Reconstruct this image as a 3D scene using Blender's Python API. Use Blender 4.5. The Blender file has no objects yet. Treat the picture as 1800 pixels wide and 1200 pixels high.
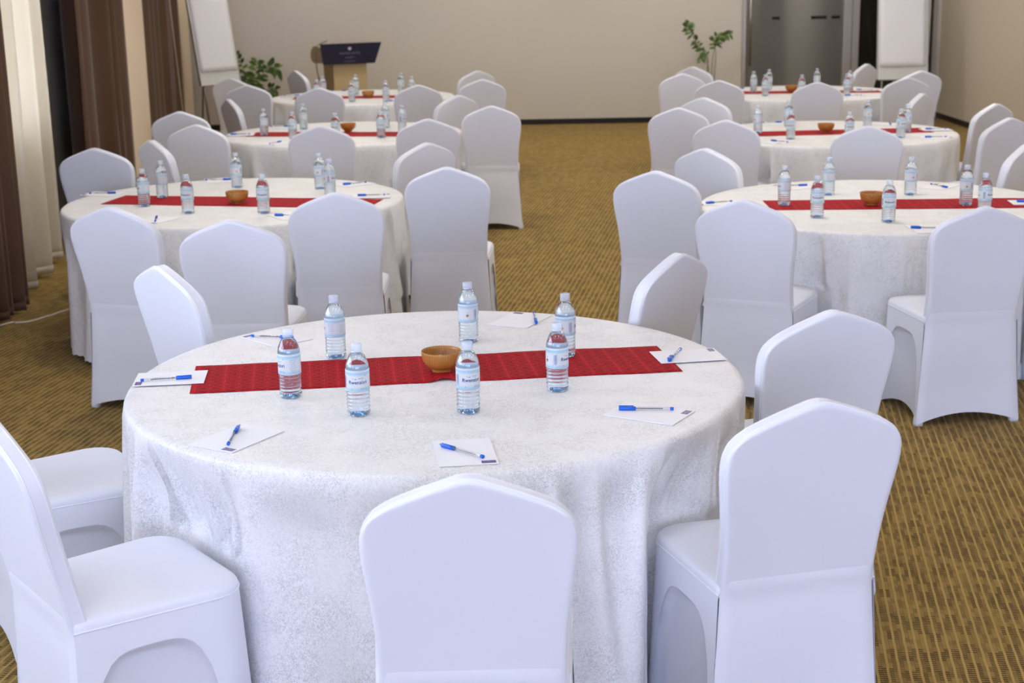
import bpy, bmesh, math, random
import numpy as np
from mathutils import Matrix, Vector

# ------------------------------------------------------------------ camera, world, light
SC = bpy.context.scene
COL = SC.collection
PI = math.pi
F_PX, PITCH, ROLL, CAM_H = 2633.0, 0.241635, 0.017995, 1.9257
cam_d = bpy.data.cameras.new('camera')
cam_d.sensor_fit = 'HORIZONTAL'; cam_d.sensor_width = 36.0
cam_d.lens = F_PX * 36.0 / 1800.0
cam_d.clip_start = 0.05; cam_d.clip_end = 200
cam_d.dof.use_dof = True; cam_d.dof.focus_distance = 4.35; cam_d.dof.aperture_fstop = 5.6
cam = bpy.data.objects.new('camera', cam_d); COL.objects.link(cam)
_c, _s, _cr, _sr = math.cos(PITCH), math.sin(PITCH), math.cos(ROLL), math.sin(ROLL)
_R, _U, _Fw = Vector((1, 0, 0)), Vector((0, _s, _c)), Vector((0, _c, -_s))
_r, _u = _R * _cr - _U * _sr, _R * _sr + _U * _cr
cam.matrix_world = Matrix(((_r.x, _u.x, -_Fw.x, 0), (_r.y, _u.y, -_Fw.y, 0), (_r.z, _u.z, -_Fw.z, CAM_H), (0, 0, 0, 1)))
SC.camera = cam

SC.view_settings.view_transform = 'Standard'
SC.view_settings.look = 'None'
SC.view_settings.gamma = 1.0
SC.view_settings.use_curve_mapping = False
SC.view_settings.exposure = 0.10
SC.cycles.use_denoising = True
SC.cycles.max_bounces = 12; SC.cycles.diffuse_bounces = 4; SC.cycles.glossy_bounces = 4
SC.cycles.transmission_bounces = 12; SC.cycles.transparent_max_bounces = 18
SC.cycles.sample_clamp_indirect = 6.0
SC.cycles.blur_glossy = 1.0

W = bpy.data.worlds.new('overcast_sky'); SC.world = W; W.use_nodes = True
W.node_tree.nodes['Background'].inputs[0].default_value = (0.70, 0.78, 1.0, 1)
W.node_tree.nodes['Background'].inputs[1].default_value = 8.0

# light levels (lamps and windows, the added ones included)
REAR_WINDOW_W = 200.0       # each window in the wall behind the camera
SIDE_WINDOW_W = 5.0        # each added window in the left wall, near half
LAMP_W = 18.0               # each recessed ceiling panel; also scales the added lamps
COOL = (0.53, 0.60, 1.0)
WARM = (1.0, 0.965, 0.915)

# ------------------------------------------------------------------ helpers
def link(o, parent=None):
    COL.objects.link(o)
    if parent is not None: o.parent = parent
    return o
def tag(o, label=None, cat=None, group=None, kind=None):
    if label: o['label'] = label
    if cat: o['category'] = cat
    if group: o['group'] = group
    if kind: o['kind'] = kind
    return o
def thing(name, label, cat, loc=(0, 0, 0), rz=0.0, group=None):
    o = link(bpy.data.objects.new(name, None))
    o.empty_display_size = 0.1
    o.location = loc; o.rotation_euler = (0, 0, rz)
    return tag(o, label, cat, group)
def mesh_from(name, verts, faces, mat=None, smooth=True, mats=None, midx=None):
    me = bpy.data.meshes.new(name)
    me.from_pydata([tuple(v) for v in verts], [], faces)
    for m in (mats or ([mat] if mat else [])): me.materials.append(m)
    if smooth: me.polygons.foreach_set('use_smooth', [True] * len(me.polygons))
    if midx is not None: me.polygons.foreach_set('material_index', midx)
    me.update()
    return me
def part(name, me, parent=None, label=None, loc=None, rot=None):
    o = bpy.data.objects.new(name, me)
    link(o, parent)
    if loc is not None: o.location = loc
    if rot is not None: o.rotation_euler = rot
    if label: o['label'] = label
    return o
class MB:
    """collects verts and faces"""
    def __init__(self): self.v = []; self.f = []; self.mi = []
    def add(self, verts, faces, mi=0):
        n = len(self.v); self.v += [tuple(p) for p in verts]
        self.f += [tuple(i + n for i in f) for f in faces]; self.mi += [mi] * len(faces)
    def box(self, a, b, mi=0, M=None):
        (x0, y0, z0), (x1, y1, z1) = a, b
        v = [(x0,y0,z0),(x1,y0,z0),(x1,y1,z0),(x0,y1,z0),(x0,y0,z1),(x1,y0,z1),(x1,y1,z1),(x0,y1,z1)]
        if M is not None: v = [M @ Vector(p) for p in v]
        self.add(v, [(3,2,1,0),(4,5,6,7),(0,1,5,4),(1,2,6,5),(2,3,7,6),(3,0,4,7)], mi)
    def bbox(self, a, b, r=0.004, seg=2, mi=0, M=None):
        bm = bmesh.new(); bmesh.ops.create_cube(bm, size=1)
        c = [(a[i] + b[i]) / 2 for i in range(3)]; d = [abs(b[i] - a[i]) for i in range(3)]
        for v in bm.verts: v.co = Vector([c[i] + v.co[i] * d[i] for i in range(3)])
        bmesh.ops.bevel(bm, geom=bm.edges[:], offset=min(r, min(d) * .49), segments=seg, affect='EDGES', profile=.5)
        if M is not None: bmesh.ops.transform(bm, matrix=M, verts=bm.verts[:])
        bm.verts.index_update()
        self.add([v.co.copy() for v in bm.verts], [tuple(v.index for v in f.verts) for f in bm.faces], mi); bm.free()
    def tube(self, pts, r, n=8, mi=0, cap=True):
        pts = [Vector(p) for p in pts]; rr = r if isinstance(r, (list, tuple)) else [r] * len(pts)
        vs = []; fs = []; up = None
        for i, p in enumerate(pts):
            t = (pts[min(i + 1, len(pts) - 1)] - pts[max(i - 1, 0)]).normalized()
            if up is None: up = Vector((0, 0, 1)) if abs(t.z) < .9 else Vector((1, 0, 0))
            a = t.cross(up).normalized(); b = a.cross(t).normalized(); up = b
            for k in range(n):
                th = 2 * PI * k / n; vs.append(p + (a * math.cos(th) + b * math.sin(th)) * rr[i])
        for i in range(len(pts) - 1):
            for k in range(n):
                fs.append((i * n + k, i * n + (k + 1) % n, (i + 1) * n + (k + 1) % n, (i + 1) * n + k))
        if cap:
            fs.append(tuple(range(n))[::-1]); fs.append(tuple((len(pts) - 1) * n + k for k in range(n)))
        self.add(vs, fs, mi)
    def lathe(self, prof, n=32, mi=0, cap0=False, cap1=False, M=None):
        vs = []; fs = []
        for (r, z) in prof:
            for k in range(n):
                a = 2 * PI * k / n; vs.append(Vector((r * math.cos(a), r * math.sin(a), z)))
        for i in range(len(prof) - 1):
            for k in range(n):
                fs.append((i * n + k, i * n + (k + 1) % n, (i + 1) * n + (k + 1) % n, (i + 1) * n + k))
        if cap0: fs.append(tuple(range(n))[::-1])
        if cap1: fs.append(tuple((len(prof) - 1) * n + k for k in range(n)))
        if M is not None: vs = [M @ v for v in vs]
        self.add(vs, fs, mi)
    def grid(self, P, mi=0, closed_u=False):
        nr, nc = len(P), len(P[0]); vs = [p for row in P for p in row]; fs = []
        for i in range(nr - 1):
            for j in range(nc if closed_u else nc - 1):
                k = (j + 1) % nc
                fs.append((i * nc + j, i * nc + k, (i + 1) * nc + k, (i + 1) * nc + j))
        self.add(vs, fs, mi)
    def mesh(self, name, mat=None, smooth=True, mats=None):
        return mesh_from(name, self.v, self.f, mat, smooth, mats, self.mi if mats else None)
def catmull(P, n):
    P = [np.array(p, float) for p in P]; out = []
    Q = [2 * P[0] - P[1]] + P + [2 * P[-1] - P[-2]]
    for i in range(1, len(Q) - 2):
        for k in range(n):
            t = k / n; a, b, c, d = Q[i - 1:i + 3]
            out.append(.5 * ((2 * b) + (-a + c) * t + (2 * a - 5 * b + 4 * c - d) * t * t + (-a + 3 * b - 3 * c + d) * t ** 3))
    out.append(P[-1]); return out
def sstep(a, b, x):
    t = min(1, max(0, (x - a) / (b - a))); return t * t * (3 - 2 * t)

# ------------------------------------------------------------------ materials
class NT:
    def __init__(self, name):
        self.m = bpy.data.materials.new(name); self.m.use_nodes = True
        self.t = self.m.node_tree; self.t.nodes.clear()
        self.out = self.t.nodes.new('ShaderNodeOutputMaterial')
    def n(self, typ, **kw):
        nd = self.t.nodes.new(typ)
        for k, v in kw.items(): setattr(nd, k, v)
        return nd
    def l(self, a, b): self.t.links.new(a, b)
    def s(self, sock, v):
        if isinstance(v, bpy.types.NodeSocket): self.l(v, sock)
        elif v is not None: sock.default_value = v
    def M(self, op, a, b=None, c=None):
        nd = self.n('ShaderNodeMath', operation=op)
        self.s(nd.inputs[0], a); self.s(nd.inputs[1], b)
        if c is not None: self.s(nd.inputs[2], c)
        return nd.outputs[0]
    def mix(self, f, a, b):
        nd = self.n('ShaderNodeMix', data_type='RGBA')
        self.s(nd.inputs[0], f); self.s(nd.inputs[6], rgba(a)); self.s(nd.inputs[7], rgba(b))
        return nd.outputs[2]
    def coord(self, which='Object'): return self.n('ShaderNodeTexCoord').outputs[which]
    def xyz(self, v):
        nd = self.n('ShaderNodeSeparateXYZ'); self.l(v, nd.inputs[0]); return nd.outputs
    def vec(self, x, y, z=0.0):
        nd = self.n('ShaderNodeCombineXYZ')
        for i, q in enumerate((x, y, z)): self.s(nd.inputs[i], q)
        return nd.outputs[0]
    def map(self, v, scale=(1, 1, 1), rot=(0, 0, 0)):
        nd = self.n('ShaderNodeMapping'); self.l(v, nd.inputs[0])
        nd.inputs['Scale'].default_value = scale; nd.inputs['Rotation'].default_value = rot
        return nd.outputs[0]
    def noise(self, v, scale, detail=2, rough=.5, dist=0.0):
        nd = self.n('ShaderNodeTexNoise'); self.s(nd.inputs['Vector'], v)
        nd.inputs['Scale'].default_value = scale; nd.inputs['Detail'].default_value = detail
        nd.inputs['Roughness'].default_value = rough; nd.inputs['Distortion'].default_value = dist
        return nd.outputs[0]
    def white(self, v):
        nd = self.n('ShaderNodeTexWhiteNoise'); self.l(v, nd.inputs['Vector']); return nd.outputs[0]
    def ramp(self, f, a, b):
        nd = self.n('ShaderNodeMapRange', interpolation_type='SMOOTHSTEP')
        self.s(nd.inputs[0], f); nd.inputs[1].default_value = a; nd.inputs[2].default_value = b
        return nd.outputs[0]
    def bump(self, h, strength=.3, dist=.001, normal=None):
        nd = self.n('ShaderNodeBump'); nd.inputs['Strength'].default_value = strength
        nd.inputs['Distance'].default_value = dist; self.l(h, nd.inputs['Height'])
        return nd.outputs[0]
    def pbr(self, color, rough=.5, spec=.5, metal=0.0, normal=None, sheen=0.0, trans=0.0, ior=1.45, emit=None, es=0.0, coat=0.0):
        b = self.n('ShaderNodeBsdfPrincipled')
        self.s(b.inputs['Base Color'], rgba(color)); self.s(b.inputs['Roughness'], rough)
        b.inputs['Specular IOR Level'].default_value = spec; b.inputs['Metallic'].default_value = metal
        b.inputs['Sheen Weight'].default_value = sheen; b.inputs['Sheen Roughness'].default_value = .4
        b.inputs['Transmission Weight'].default_value = trans; b.inputs['IOR'].default_value = ior
        b.inputs['Coat Weight'].default_value = coat
        if normal is not None: self.l(normal, b.inputs['Normal'])
        if emit is not None:
            b.inputs['Emission Color'].default_value = rgba(emit); b.inputs['Emission Strength'].default_value = es
        return b.outputs[0]
    def done(self, sh): self.l(sh, self.out.inputs[0]); return self.m
def rgba(c):
    if isinstance(c, (tuple, list)) and len(c) == 3: return (c[0], c[1], c[2], 1.0)
    return c
def plain(name, color, rough=.5, **kw):
    t = NT(name); return t.done(t.pbr(color, rough, **kw))
def srgb(r, g, b):
    f = lambda c: ((c / 255 + .055) / 1.055) ** 2.4 if c > 10.3 else c / 255 / 12.92
    return (f(r), f(g), f(b))

MAT = {}
def build_materials():
    # stretch chair cover
    t = NT('stretch_cover'); co = t.coord()
    h = t.noise(co, 900, 1)
    MAT['cover'] = t.done(t.pbr((.775, .795, .875), .42, spec=.35, sheen=.2, normal=t.bump(h, .06, .0004)))
    t = NT('stretch_cover_single'); co = t.coord()
    p = t.pbr((.775, .795, .875), .42, spec=.35, sheen=.2, normal=t.bump(t.noise(co, 900, 1), .06, .0004))
    tr = t.n('ShaderNodeBsdfTransparent'); mx = t.n('ShaderNodeMixShader'); mx.inputs[0].default_value = .13
    t.l(p, mx.inputs[1]); t.l(tr.outputs[0], mx.inputs[2]); MAT['cover_thin'] = t.done(mx.outputs[0])
    t = NT('cover_seam'); MAT['seam'] = t.done(t.pbr((.86, .87, .92), .35, spec=.45))
    # damask cloth: glossy squiggle weave on a matt ground
    t = NT('damask'); co = t.coord()
    a = t.noise(co, 112, 1.2, .5, 1.6)
    line = t.M('ABSOLUTE', t.M('SUBTRACT', a, .5))
    sq = t.M('SUBTRACT', 1.0, t.ramp(line, .04, .065))
    big = t.ramp(t.noise(co, 9, 2, .5), .36, .62)
    fine = t.noise(co, 420, 1)
    fac = t.M('MULTIPLY', sq, t.M('ADD', .45, t.M('MULTIPLY', big, .55)))
    col = t.mix(fac, (.87, .865, .875), (.65, .64, .635))
    rough = t.M('SUBTRACT', .55, t.M('MULTIPLY', sq, .15))
    hh = t.M('ADD', t.M('MULTIPLY', sq, .7), t.M('MULTIPLY', fine, .5))
    MAT['damask'] = t.done(t.pbr(col, rough, spec=.35, sheen=.1, normal=t.bump(hh, .22, .0006)))
    # red runner with woven star motif (flat jacquard)
    t = NT('red_jacquard'); uv = t.coord('UV'); u, v, _ = t.xyz(uv)
    U, V = .0845, .078
    pu = t.M('DIVIDE', u, U); pv = t.M('DIVIDE', v, V)
    def cell(pu, pv):
        p = t.M('SUBTRACT', t.M('FRACT', pu), .5); q = t.M('SUBTRACT', t.M('FRACT', pv), .5)
        return t.M('MULTIPLY', t.M('ABSOLUTE', p), U), t.M('MULTIPLY', t.M('ABSOLUTE', q), V)   # metres
    def below(x, lim, soft=.0007): return t.M('SUBTRACT', 1.0, t.ramp(x, lim, lim + soft))
    P, Q = cell(pu, pv)
    P2, Q2 = cell(t.M('ADD', pu, .5), t.M('ADD', pv, .5))
    lw = .0008
    def star(P, Q, rad, k):
        r = t.M('SQRT', t.M('ADD', t.M('MULTIPLY', P, P), t.M('MULTIPLY', Q, Q)))
        vert = below(P, lw); diag = below(t.M('ABSOLUTE', t.M('SUBTRACT', Q, t.M('MULTIPLY', P, k))), lw * 1.3)
        m = t.M('MAXIMUM', vert, diag)
        return t.M('MULTIPLY', m, below(r, rad, .002)), r
    s1, r1 = star(P, Q, .030, 1.25)
    s2, r2 = star(P2, Q2, .020, 1.9)
    hl = t.M('MAXIMUM', below(Q, lw), below(Q2, lw))
    lines = t.M('MAXIMUM', t.M('MAXIMUM', s1, s2), hl)
    th1 = t.M('ARCTAN2', Q, P); th2 = t.M('ARCTAN2', Q2, P2)
    d1 = t.M('MULTIPLY', t.ramp(t.M('SINE', t.M('MULTIPLY', th1, 8.0)), -.1, .5), below(r1, .031, .004))
    d2 = t.M('MULTIPLY', t.ramp(t.M('SINE', t.M('MULTIPLY', th2, 6.0)), .0, .5), below(r2, .019, .003))
    wv = t.M('MULTIPLY', t.ramp(t.M('SINE', t.M('MULTIPLY', t.M('ADD', Q, t.M('MULTIPLY', P, .35)), 2 * PI / .0098)), .1, .6), t.M('SUBTRACT', 1.0, below(r1, .031, .004)))
    dk = t.M('MAXIMUM', t.M('MAXIMUM', d1, t.M('MULTIPLY', d2, .9)), t.M('MULTIPLY', wv, .35))
    base = t.mix(dk, (.40, .009, .018), (.20, .002, .008))
    col = t.mix(t.M('MULTIPLY', lines, .75), base, (.62, .035, .032))
    wn = t.noise(t.coord(), 700, 1)
    MAT['runner'] = t.done(t.pbr(col, .75, spec=.12, normal=t.bump(wn, .25, .0005)))
    # carpet
    t = NT('woven_carpet'); co = t.coord(); X, Y, _ = t.xyz(co)
    an = math.radians(9.6); ca, sa = math.cos(an), math.sin(an)
    uu = t.M('SUBTRACT', t.M('MULTIPLY', X, ca), t.M('MULTIPLY', Y, sa))
    vv = t.M('ADD', t.M('MULTIPLY', X, sa), t.M('MULTIPLY', Y, ca))
    wig = t.M('MULTIPLY', t.M('SINE', t.M('MULTIPLY', vv, 62.0)), .0005)
    us = t.M('DIVIDE', t.M('ADD', uu, wig), .0306)
    fu = t.M('FRACT', us); iu = t.M('FLOOR', us)
    stripe = t.M('SUBTRACT', 1.0, t.ramp(t.M('ABSOLUTE', t.M('SUBTRACT', fu, .5)), .09, .15))
    off = t.white(t.vec(iu, 3.0))
    bv = t.M('ADD', t.M('DIVIDE', vv, .062), off); iv = t.M('FLOOR', bv)
    blk = t.white(t.vec(iu, iv, 1.0))
    blk2 = t.white(t.vec(t.M('FLOOR', t.M('MULTIPLY', us, 2.0)), t.M('FLOOR', t.M('MULTIPLY', bv, 2.0)), 2.0))
    rib = t.ramp(t.M('SINE', t.M('MULTIPLY', vv, 2 * PI / .0125)), -.3, .5)
    seg = t.ramp(t.M('ABSOLUTE', t.M('SUBTRACT', t.M('FRACT', t.M('MULTIPLY', us, 2.0)), .5)), .36, .48)
    tuft = t.noise(co, 260, 2)
    dark = t.M('MULTIPLY', t.M('SUBTRACT', 1.0, rib), t.ramp(blk, .35, .75))
    patch = t.ramp(t.noise(co, 3.0, 2), .35, .7)
    gc = t.mix(blk2, srgb(127, 102, 50), srgb(158, 129, 68))
    gc = t.mix(t.M('MULTIPLY', dark, .85), gc, srgb(62, 42, 11))
    gc = t.mix(t.M('MULTIPLY', seg, .35), gc, srgb(92, 69, 27))
    gc = t.mix(stripe, gc, srgb(177, 147, 81))
    gc = t.mix(t.M('MULTIPLY', patch, .18), gc, srgb(108, 84, 37))
    hh = t.M('ADD', t.M('ADD', t.M('MULTIPLY', stripe, .8), t.M('MULTIPLY', rib, .4)), t.M('MULTIPLY', tuft, .8))
    MAT['carpet'] = t.done(t.pbr(gc, .95, spec=.1, sheen=.1, normal=t.bump(hh, .5, .002)))
    # plastered wall
    def wallmat(name, c):
        t = NT(name); co = t.coord()
        n1 = t.noise(co, 1.3, 3); n2 = t.noise(co, 180, 2)
        col = t.mix(t.M('MULTIPLY', n1, .12), c, tuple(q * .8 for q in c))
        return t.done(t.pbr(col, .75, spec=.2, normal=t.bump(n2, .08, .001)))
    MAT['wall'] = wallmat('painted_wall', (.66, .62, .56))
    MAT['wall_r'] = wallmat('painted_wall_right', (.58, .52, .42))
    MAT['pillar'] = wallmat('pillar_paint', (.84, .70, .53))
    MAT['ceiling'] = wallmat('ceiling_paint', (.80, .79, .77))
    MAT['base'] = plain('black_skirting', (.012, .011, .012), .35)
    MAT['blackmetal'] = plain('black_frame', (.012, .012, .018), .55, spec=.25)
    MAT['alu'] = plain('aluminium', (.42, .39, .35), .38, metal=.6)
    MAT['steel'] = plain('brushed_steel', (.45, .43, .40), .3, metal=1.0)
    # curtains
    t = NT('brown_curtain'); co = t.coord()
    n = t.noise(t.map(co, (300, 300, 40)), 1.0, 2)
    MAT['brown'] = t.done(t.pbr(t.mix(n, (.085, .045, .027), (.125, .07, .043)), .8, spec=.15, sheen=.3, normal=t.bump(n, .2, .0006)))
    t = NT('sheer_curtain'); co = t.coord()
    n = t.noise(t.map(co, (400, 400, 60)), 1.0, 2)
    d = t.n('ShaderNodeBsdfDiffuse'); d.inputs[0].default_value = (.90, .84, .72, 1)
    tl = t.n('ShaderNodeBsdfTranslucent'); tl.inputs[0].default_value = (.80, .74, .62, 1)
    tr = t.n('ShaderNodeBsdfTransparent'); tr.inputs[0].default_value = (.95, .95, .95, 1)
    m1 = t.n('ShaderNodeMixShader'); m1.inputs[0].default_value = .5; t.l(d.outputs[0], m1.inputs[1]); t.l(tl.outputs[0], m1.inputs[2])
    m2 = t.n('ShaderNodeMixShader'); m2.inputs[0].default_value = .10; t.l(m1.outputs[0], m2.inputs[1]); t.l(tr.outputs[0], m2.inputs[2])
    MAT['sheer'] = t.done(m2.outputs[0])
    # clear things: thin clear plastic / glass (transparent with fresnel gloss) and solid water
    def thin(name, tint, refl=.06, gloss=.03):
        t = NT(name)
        tr = t.n('ShaderNodeBsdfTransparent'); tr.inputs[0].default_value = rgba(tint)
        g = t.n('ShaderNodeBsdfGlossy'); g.inputs['Roughness'].default_value = gloss
        lw = t.n('ShaderNodeLayerWeight'); lw.inputs[0].default_value = .22
        f = t.M('MINIMUM', t.M('ADD', t.M('MULTIPLY', lw.outputs['Facing'], .45), refl), .7)
        mx = t.n('ShaderNodeMixShader'); t.l(f, mx.inputs[0]); t.l(tr.outputs[0], mx.inputs[1]); t.l(g.outputs[0], mx.inputs[2])
        return t.done(mx.outputs[0])
    MAT['pet'] = thin('clear_plastic', (.93, .965, 1.0), .05, .04)
    MAT['pane'] = thin('window_pane', (.96, .97, .98), .05, .01)
    t = NT('water'); b = t.n('ShaderNodeBsdfGlass'); b.inputs['Color'].default_value = (.97, .99, 1, 1)
    b.inputs['Roughness'].default_value = 0.0; b.inputs['IOR'].default_value = 1.33
    MAT['water'] = t.done(b.outputs[0])
    # bottle cap: milky clear plastic
    t = NT('milky_cap')
    p = t.pbr((.82, .88, .98), .25, spec=.6)
    tr = t.n('ShaderNodeBsdfTransparent'); tr.inputs[0].default_value = (.93, .96, 1, 1)
    mx = t.n('ShaderNodeMixShader'); mx.inputs[0].default_value = .60; t.l(p, mx.inputs[1]); t.l(tr.outputs[0], mx.inputs[2])
    MAT['cap'] = t.done(mx.outputs[0])
    t = NT('blue_base_plastic')
    p = t.pbr((.16, .46, .88), .2, spec=.6)
    tr = t.n('ShaderNodeBsdfTransparent'); tr.inputs[0].default_value = (.55, .78, 1, 1)
    mx = t.n('ShaderNodeMixShader'); mx.inputs[0].default_value = .68; t.l(p, mx.inputs[1]); t.l(tr.outputs[0], mx.inputs[2])
    MAT['bluebase'] = t.done(mx.outputs[0])
    # bottle label: white film with pale blue printed bands
    t = NT('bottle_label'); _, _, z = t.xyz(t.coord())
    top = t.M('MULTIPLY', t.ramp(z, .114, .1235), t.M('SUBTRACT', 1.0, t.ramp(z, .1245, .1275)))
    bot = t.M('MULTIPLY', t.M('SUBTRACT', 1.0, t.ramp(z, .0755, .086)), t.ramp(z, .0722, .0735))
    col = t.mix(t.M('MULTIPLY', top, .8), (.90, .93, .96), (.42, .74, .92))
    col = t.mix(t.M('MULTIPLY', bot, .7), col, (.40, .74, .90))
    p = t.pbr(col, .35, spec=.4); tl = t.n('ShaderNodeBsdfTranslucent'); t.l(col, tl.inputs[0])
    mx = t.n('ShaderNodeMixShader'); mx.inputs[0].default_value = .42; t.l(p, mx.inputs[1]); t.l(tl.outputs[0], mx.inputs[2])
    MAT['label'] = t.done(mx.outputs[0])
    for n, c in dict(ink=(.02, .04, .22), inkpale=(.45, .47, .62), leaf=(.35, .66, .25), yellow=(.62, .42, .02), barcode=(.16, .15, .30), grey=(.35, .42, .52)).items():
        MAT[n] = plain('print_' + n, c, .4)
    MAT['paper'] = plain('paper', (.87, .87, .91), .6, spec=.3)
    MAT['purple'] = plain('purple_print', (.095, .065, .25), .4)
    MAT['purple_lt'] = plain('pale_print', (.55, .50, .68), .5)
    MAT['penblue'] = plain('pen_blue', (.004, .13, .66), .25, spec=.6)
    MAT['penink'] = plain('pen_ink', (.02, .02, .03), .3)
    MAT['barrel'] = thin('pen_barrel', (.90, .92, .95), .08, .05)
    # turned wood
    t = NT('turned_wood'); co = t.coord()
    X, Y, Z = t.xyz(co)
    d = t.noise(t.map(co, (30, 30, 8)), 1.0, 3)
    ph = t.M('ADD', t.M('MULTIPLY', X, 2 * PI / .0062), t.M('MULTIPLY', d, 7.0))
    ring = t.ramp(t.M('SINE', ph), .35, 1.0)
    grain = t.noise(t.map(co, (900, 200, 60)), 1.0, 3)
    col = t.mix(d, (.52, .24, .055), (.43, .18, .035)); col = t.mix(t.M('MULTIPLY', ring, .55), col, (.22, .075, .014))
    col = t.mix(t.M('MULTIPLY', grain, .25), col, (.50, .22, .05))
    MAT['wood'] = t.done(t.pbr(col, .32, spec=.5, coat=.15))
    MAT['candy_g'] = plain('wrapper_green', (.02, .22, .08), .2, spec=.7)
    MAT['candy_w'] = plain('wrapper_white', (.80, .86, .80), .25, spec=.7)
    MAT['navy'] = plain('navy_sign', (.004, .004, .022), .35)
    MAT['lettering'] = plain('sign_lettering', (.16, .15, .26), .5)
    MAT['emblem'] = plain('sign_emblem', (.45, .42, .48), .5)
    MAT['lectern'] = plain('lectern_laminate', (.50, .38, .20), .45)
    MAT['leafgreen'] = plain('plant_leaf', (.09, .165, .028), .5)
    MAT['leafdark'] = plain('plant_leaf_dark', (.05, .095, .018), .5)
    MAT['stem'] = plain('plant_stem', (.13, .16, .06), .6)
    MAT['pot'] = plain('plant_pot', (.03, .05, .05), .4)
    MAT['soil'] = plain('potting_soil', (.03, .02, .012), .9)
    MAT['white'] = plain('white_board', (.74, .75, .74), .3)
    MAT['cord'] = plain('white_cable', (.62, .55, .42), .5)
    MAT['greycord'] = plain('grey_cable', (.14, .13, .11), .5)
    t = NT('lamp_diffuser'); MAT['lamp'] = t.done(t.pbr((.9, .9, .9), .5, emit=(1, .9, .76), es=3.0))
    # frosted door glass
    t = NT('frosted_glass'); co = t.coord(); _, _, z = t.xyz(co)
    MAT['frost'] = t.done(t.pbr((.62, .60, .57), .50, spec=.5, trans=.85, ior=1.2))
    MAT['darkglass'] = plain('dark_glass', (.012, .011, .009), .12, spec=.5)
    MAT['tablewood'] = plain('plywood', (.36, .25, .14), .6)
build_materials()

# ------------------------------------------------------------------ room shell
Y0, Y1 = -7.5, 19.56            # wall behind the camera, far wall
XR, ZC = 5.56, 2.9
def xl(y):                      # window wall on the left: straight, then splayed outwards
    return -3.20 if y < 9.0 else -3.20 - (y - 9.0) * .1025
def structure(name, me, label, cat=None):
    o = part(name, me); return tag(o, label, cat or name.split('_')[0], None, 'structure')
m = MB(); m.add([(-5, Y0 - .2, 0), (XR + .3, Y0 - .2, 0), (XR + .3, Y1 + .3, 0), (-5, Y1 + .3, 0), (-5, Y0 - .2, -.1), (XR + .3, Y0 - .2, -.1), (XR + .3, Y1 + .3, -.1), (-5, Y1 + .3, -.1)],
      [(0, 1, 2, 3), (7, 6, 5, 4), (0, 4, 5, 1), (1, 5, 6, 2), (2, 6, 7, 3), (3, 7, 4, 0)])
structure('floor', m.mesh('floor', MAT['carpet'], False), 'golden brown striped woven carpet covering the whole floor', 'carpet')
m = MB(); m.box((-5, Y0 - .2, ZC), (XR + .3, Y1 + .3, ZC + .1))
structure('ceiling', m.mesh('ceiling', MAT['ceiling'], False), 'white painted ceiling above the whole room')
# far wall with a door opening (3.02 .. 5.52 wide, 2.3 high)
DX0, DX1, DZ = 3.02, 5.50, 2.30
m = MB(); m.box((-4.6, Y1, 0), (DX0, Y1 + .15, ZC)); m.box((DX0, Y1, DZ), (DX1, Y1 + .15, ZC)); m.box((DX1, Y1, 0), (XR, Y1 + .15, ZC))
structure('wall_back', m.mesh('wall_back', MAT['wall'], False), 'plain grey beige painted wall at the far end of the room')
m = MB(); m.box((XR, Y0, 0), (XR + .15, Y1 + .15, ZC))
structure('wall_right', m.mesh('wall_right', MAT['wall_r'], False), 'plain tan painted wall along the right side')
m = MB(); m.bbox((-4.3, Y1 - .014, 0), (DX0, Y1, .07), .003)
structure('baseboard_back', m.mesh('baseboard_back', MAT['base'], False), 'black skirting strip at the foot of the far wall', 'baseboard')
m = MB(); m.bbox((XR - .014, Y0, 0), (XR, Y1, .07), .003)
structure('baseboard_right', m.mesh('baseboard_right', MAT['base'], False), 'black skirting strip at the foot of the right wall', 'baseboard')
# left wall pieces along a slanted line; windows between piers
def lbox(mb, y0, y1, z0, z1, t0=0.0, t1=.15, mi=0):
    """box standing on the left wall line from y0 to y1; t = depth outwards (negative: into the room)"""
    a0, a1 = xl(y0), xl(y1)
    v = []
    for z in (z0, z1):
        v += [(a0 - t1, y0, z), (a0 - t0, y0, z), (a1 - t0, y1, z), (a1 - t1, y1, z)]
    mb.add(v, [(3, 2, 1, 0), (4, 5, 6, 7), (0, 1, 5, 4), (1, 2, 6, 5), (2, 3, 7, 6), (3, 0, 4, 7)], mi)
WIN = [(-2.2, 1.2, .9), (2.0, 5.4, .9), (9.0, 10.64, .92), (15.4, 18.0, 1.52)]     # y range, sill height; first two are unseen, added for light from the left
WTOP = 2.6
m = MB(); yy = Y0
for (a, b, sill) in WIN:
    if yy < 9.0 < a: lbox(m, yy, 9.0, 0, ZC); yy = 9.0
    if a - yy > .01: lbox(m, yy, a, 0, ZC)
    lbox(m, a, b, 0, sill); lbox(m, a, b, WTOP, ZC); yy = b
lbox(m, yy, Y1 + .15, 0, ZC)
structure('wall_left', m.mesh('wall_left', MAT['wall'], False), 'window wall along the left side behind the curtains')
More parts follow.
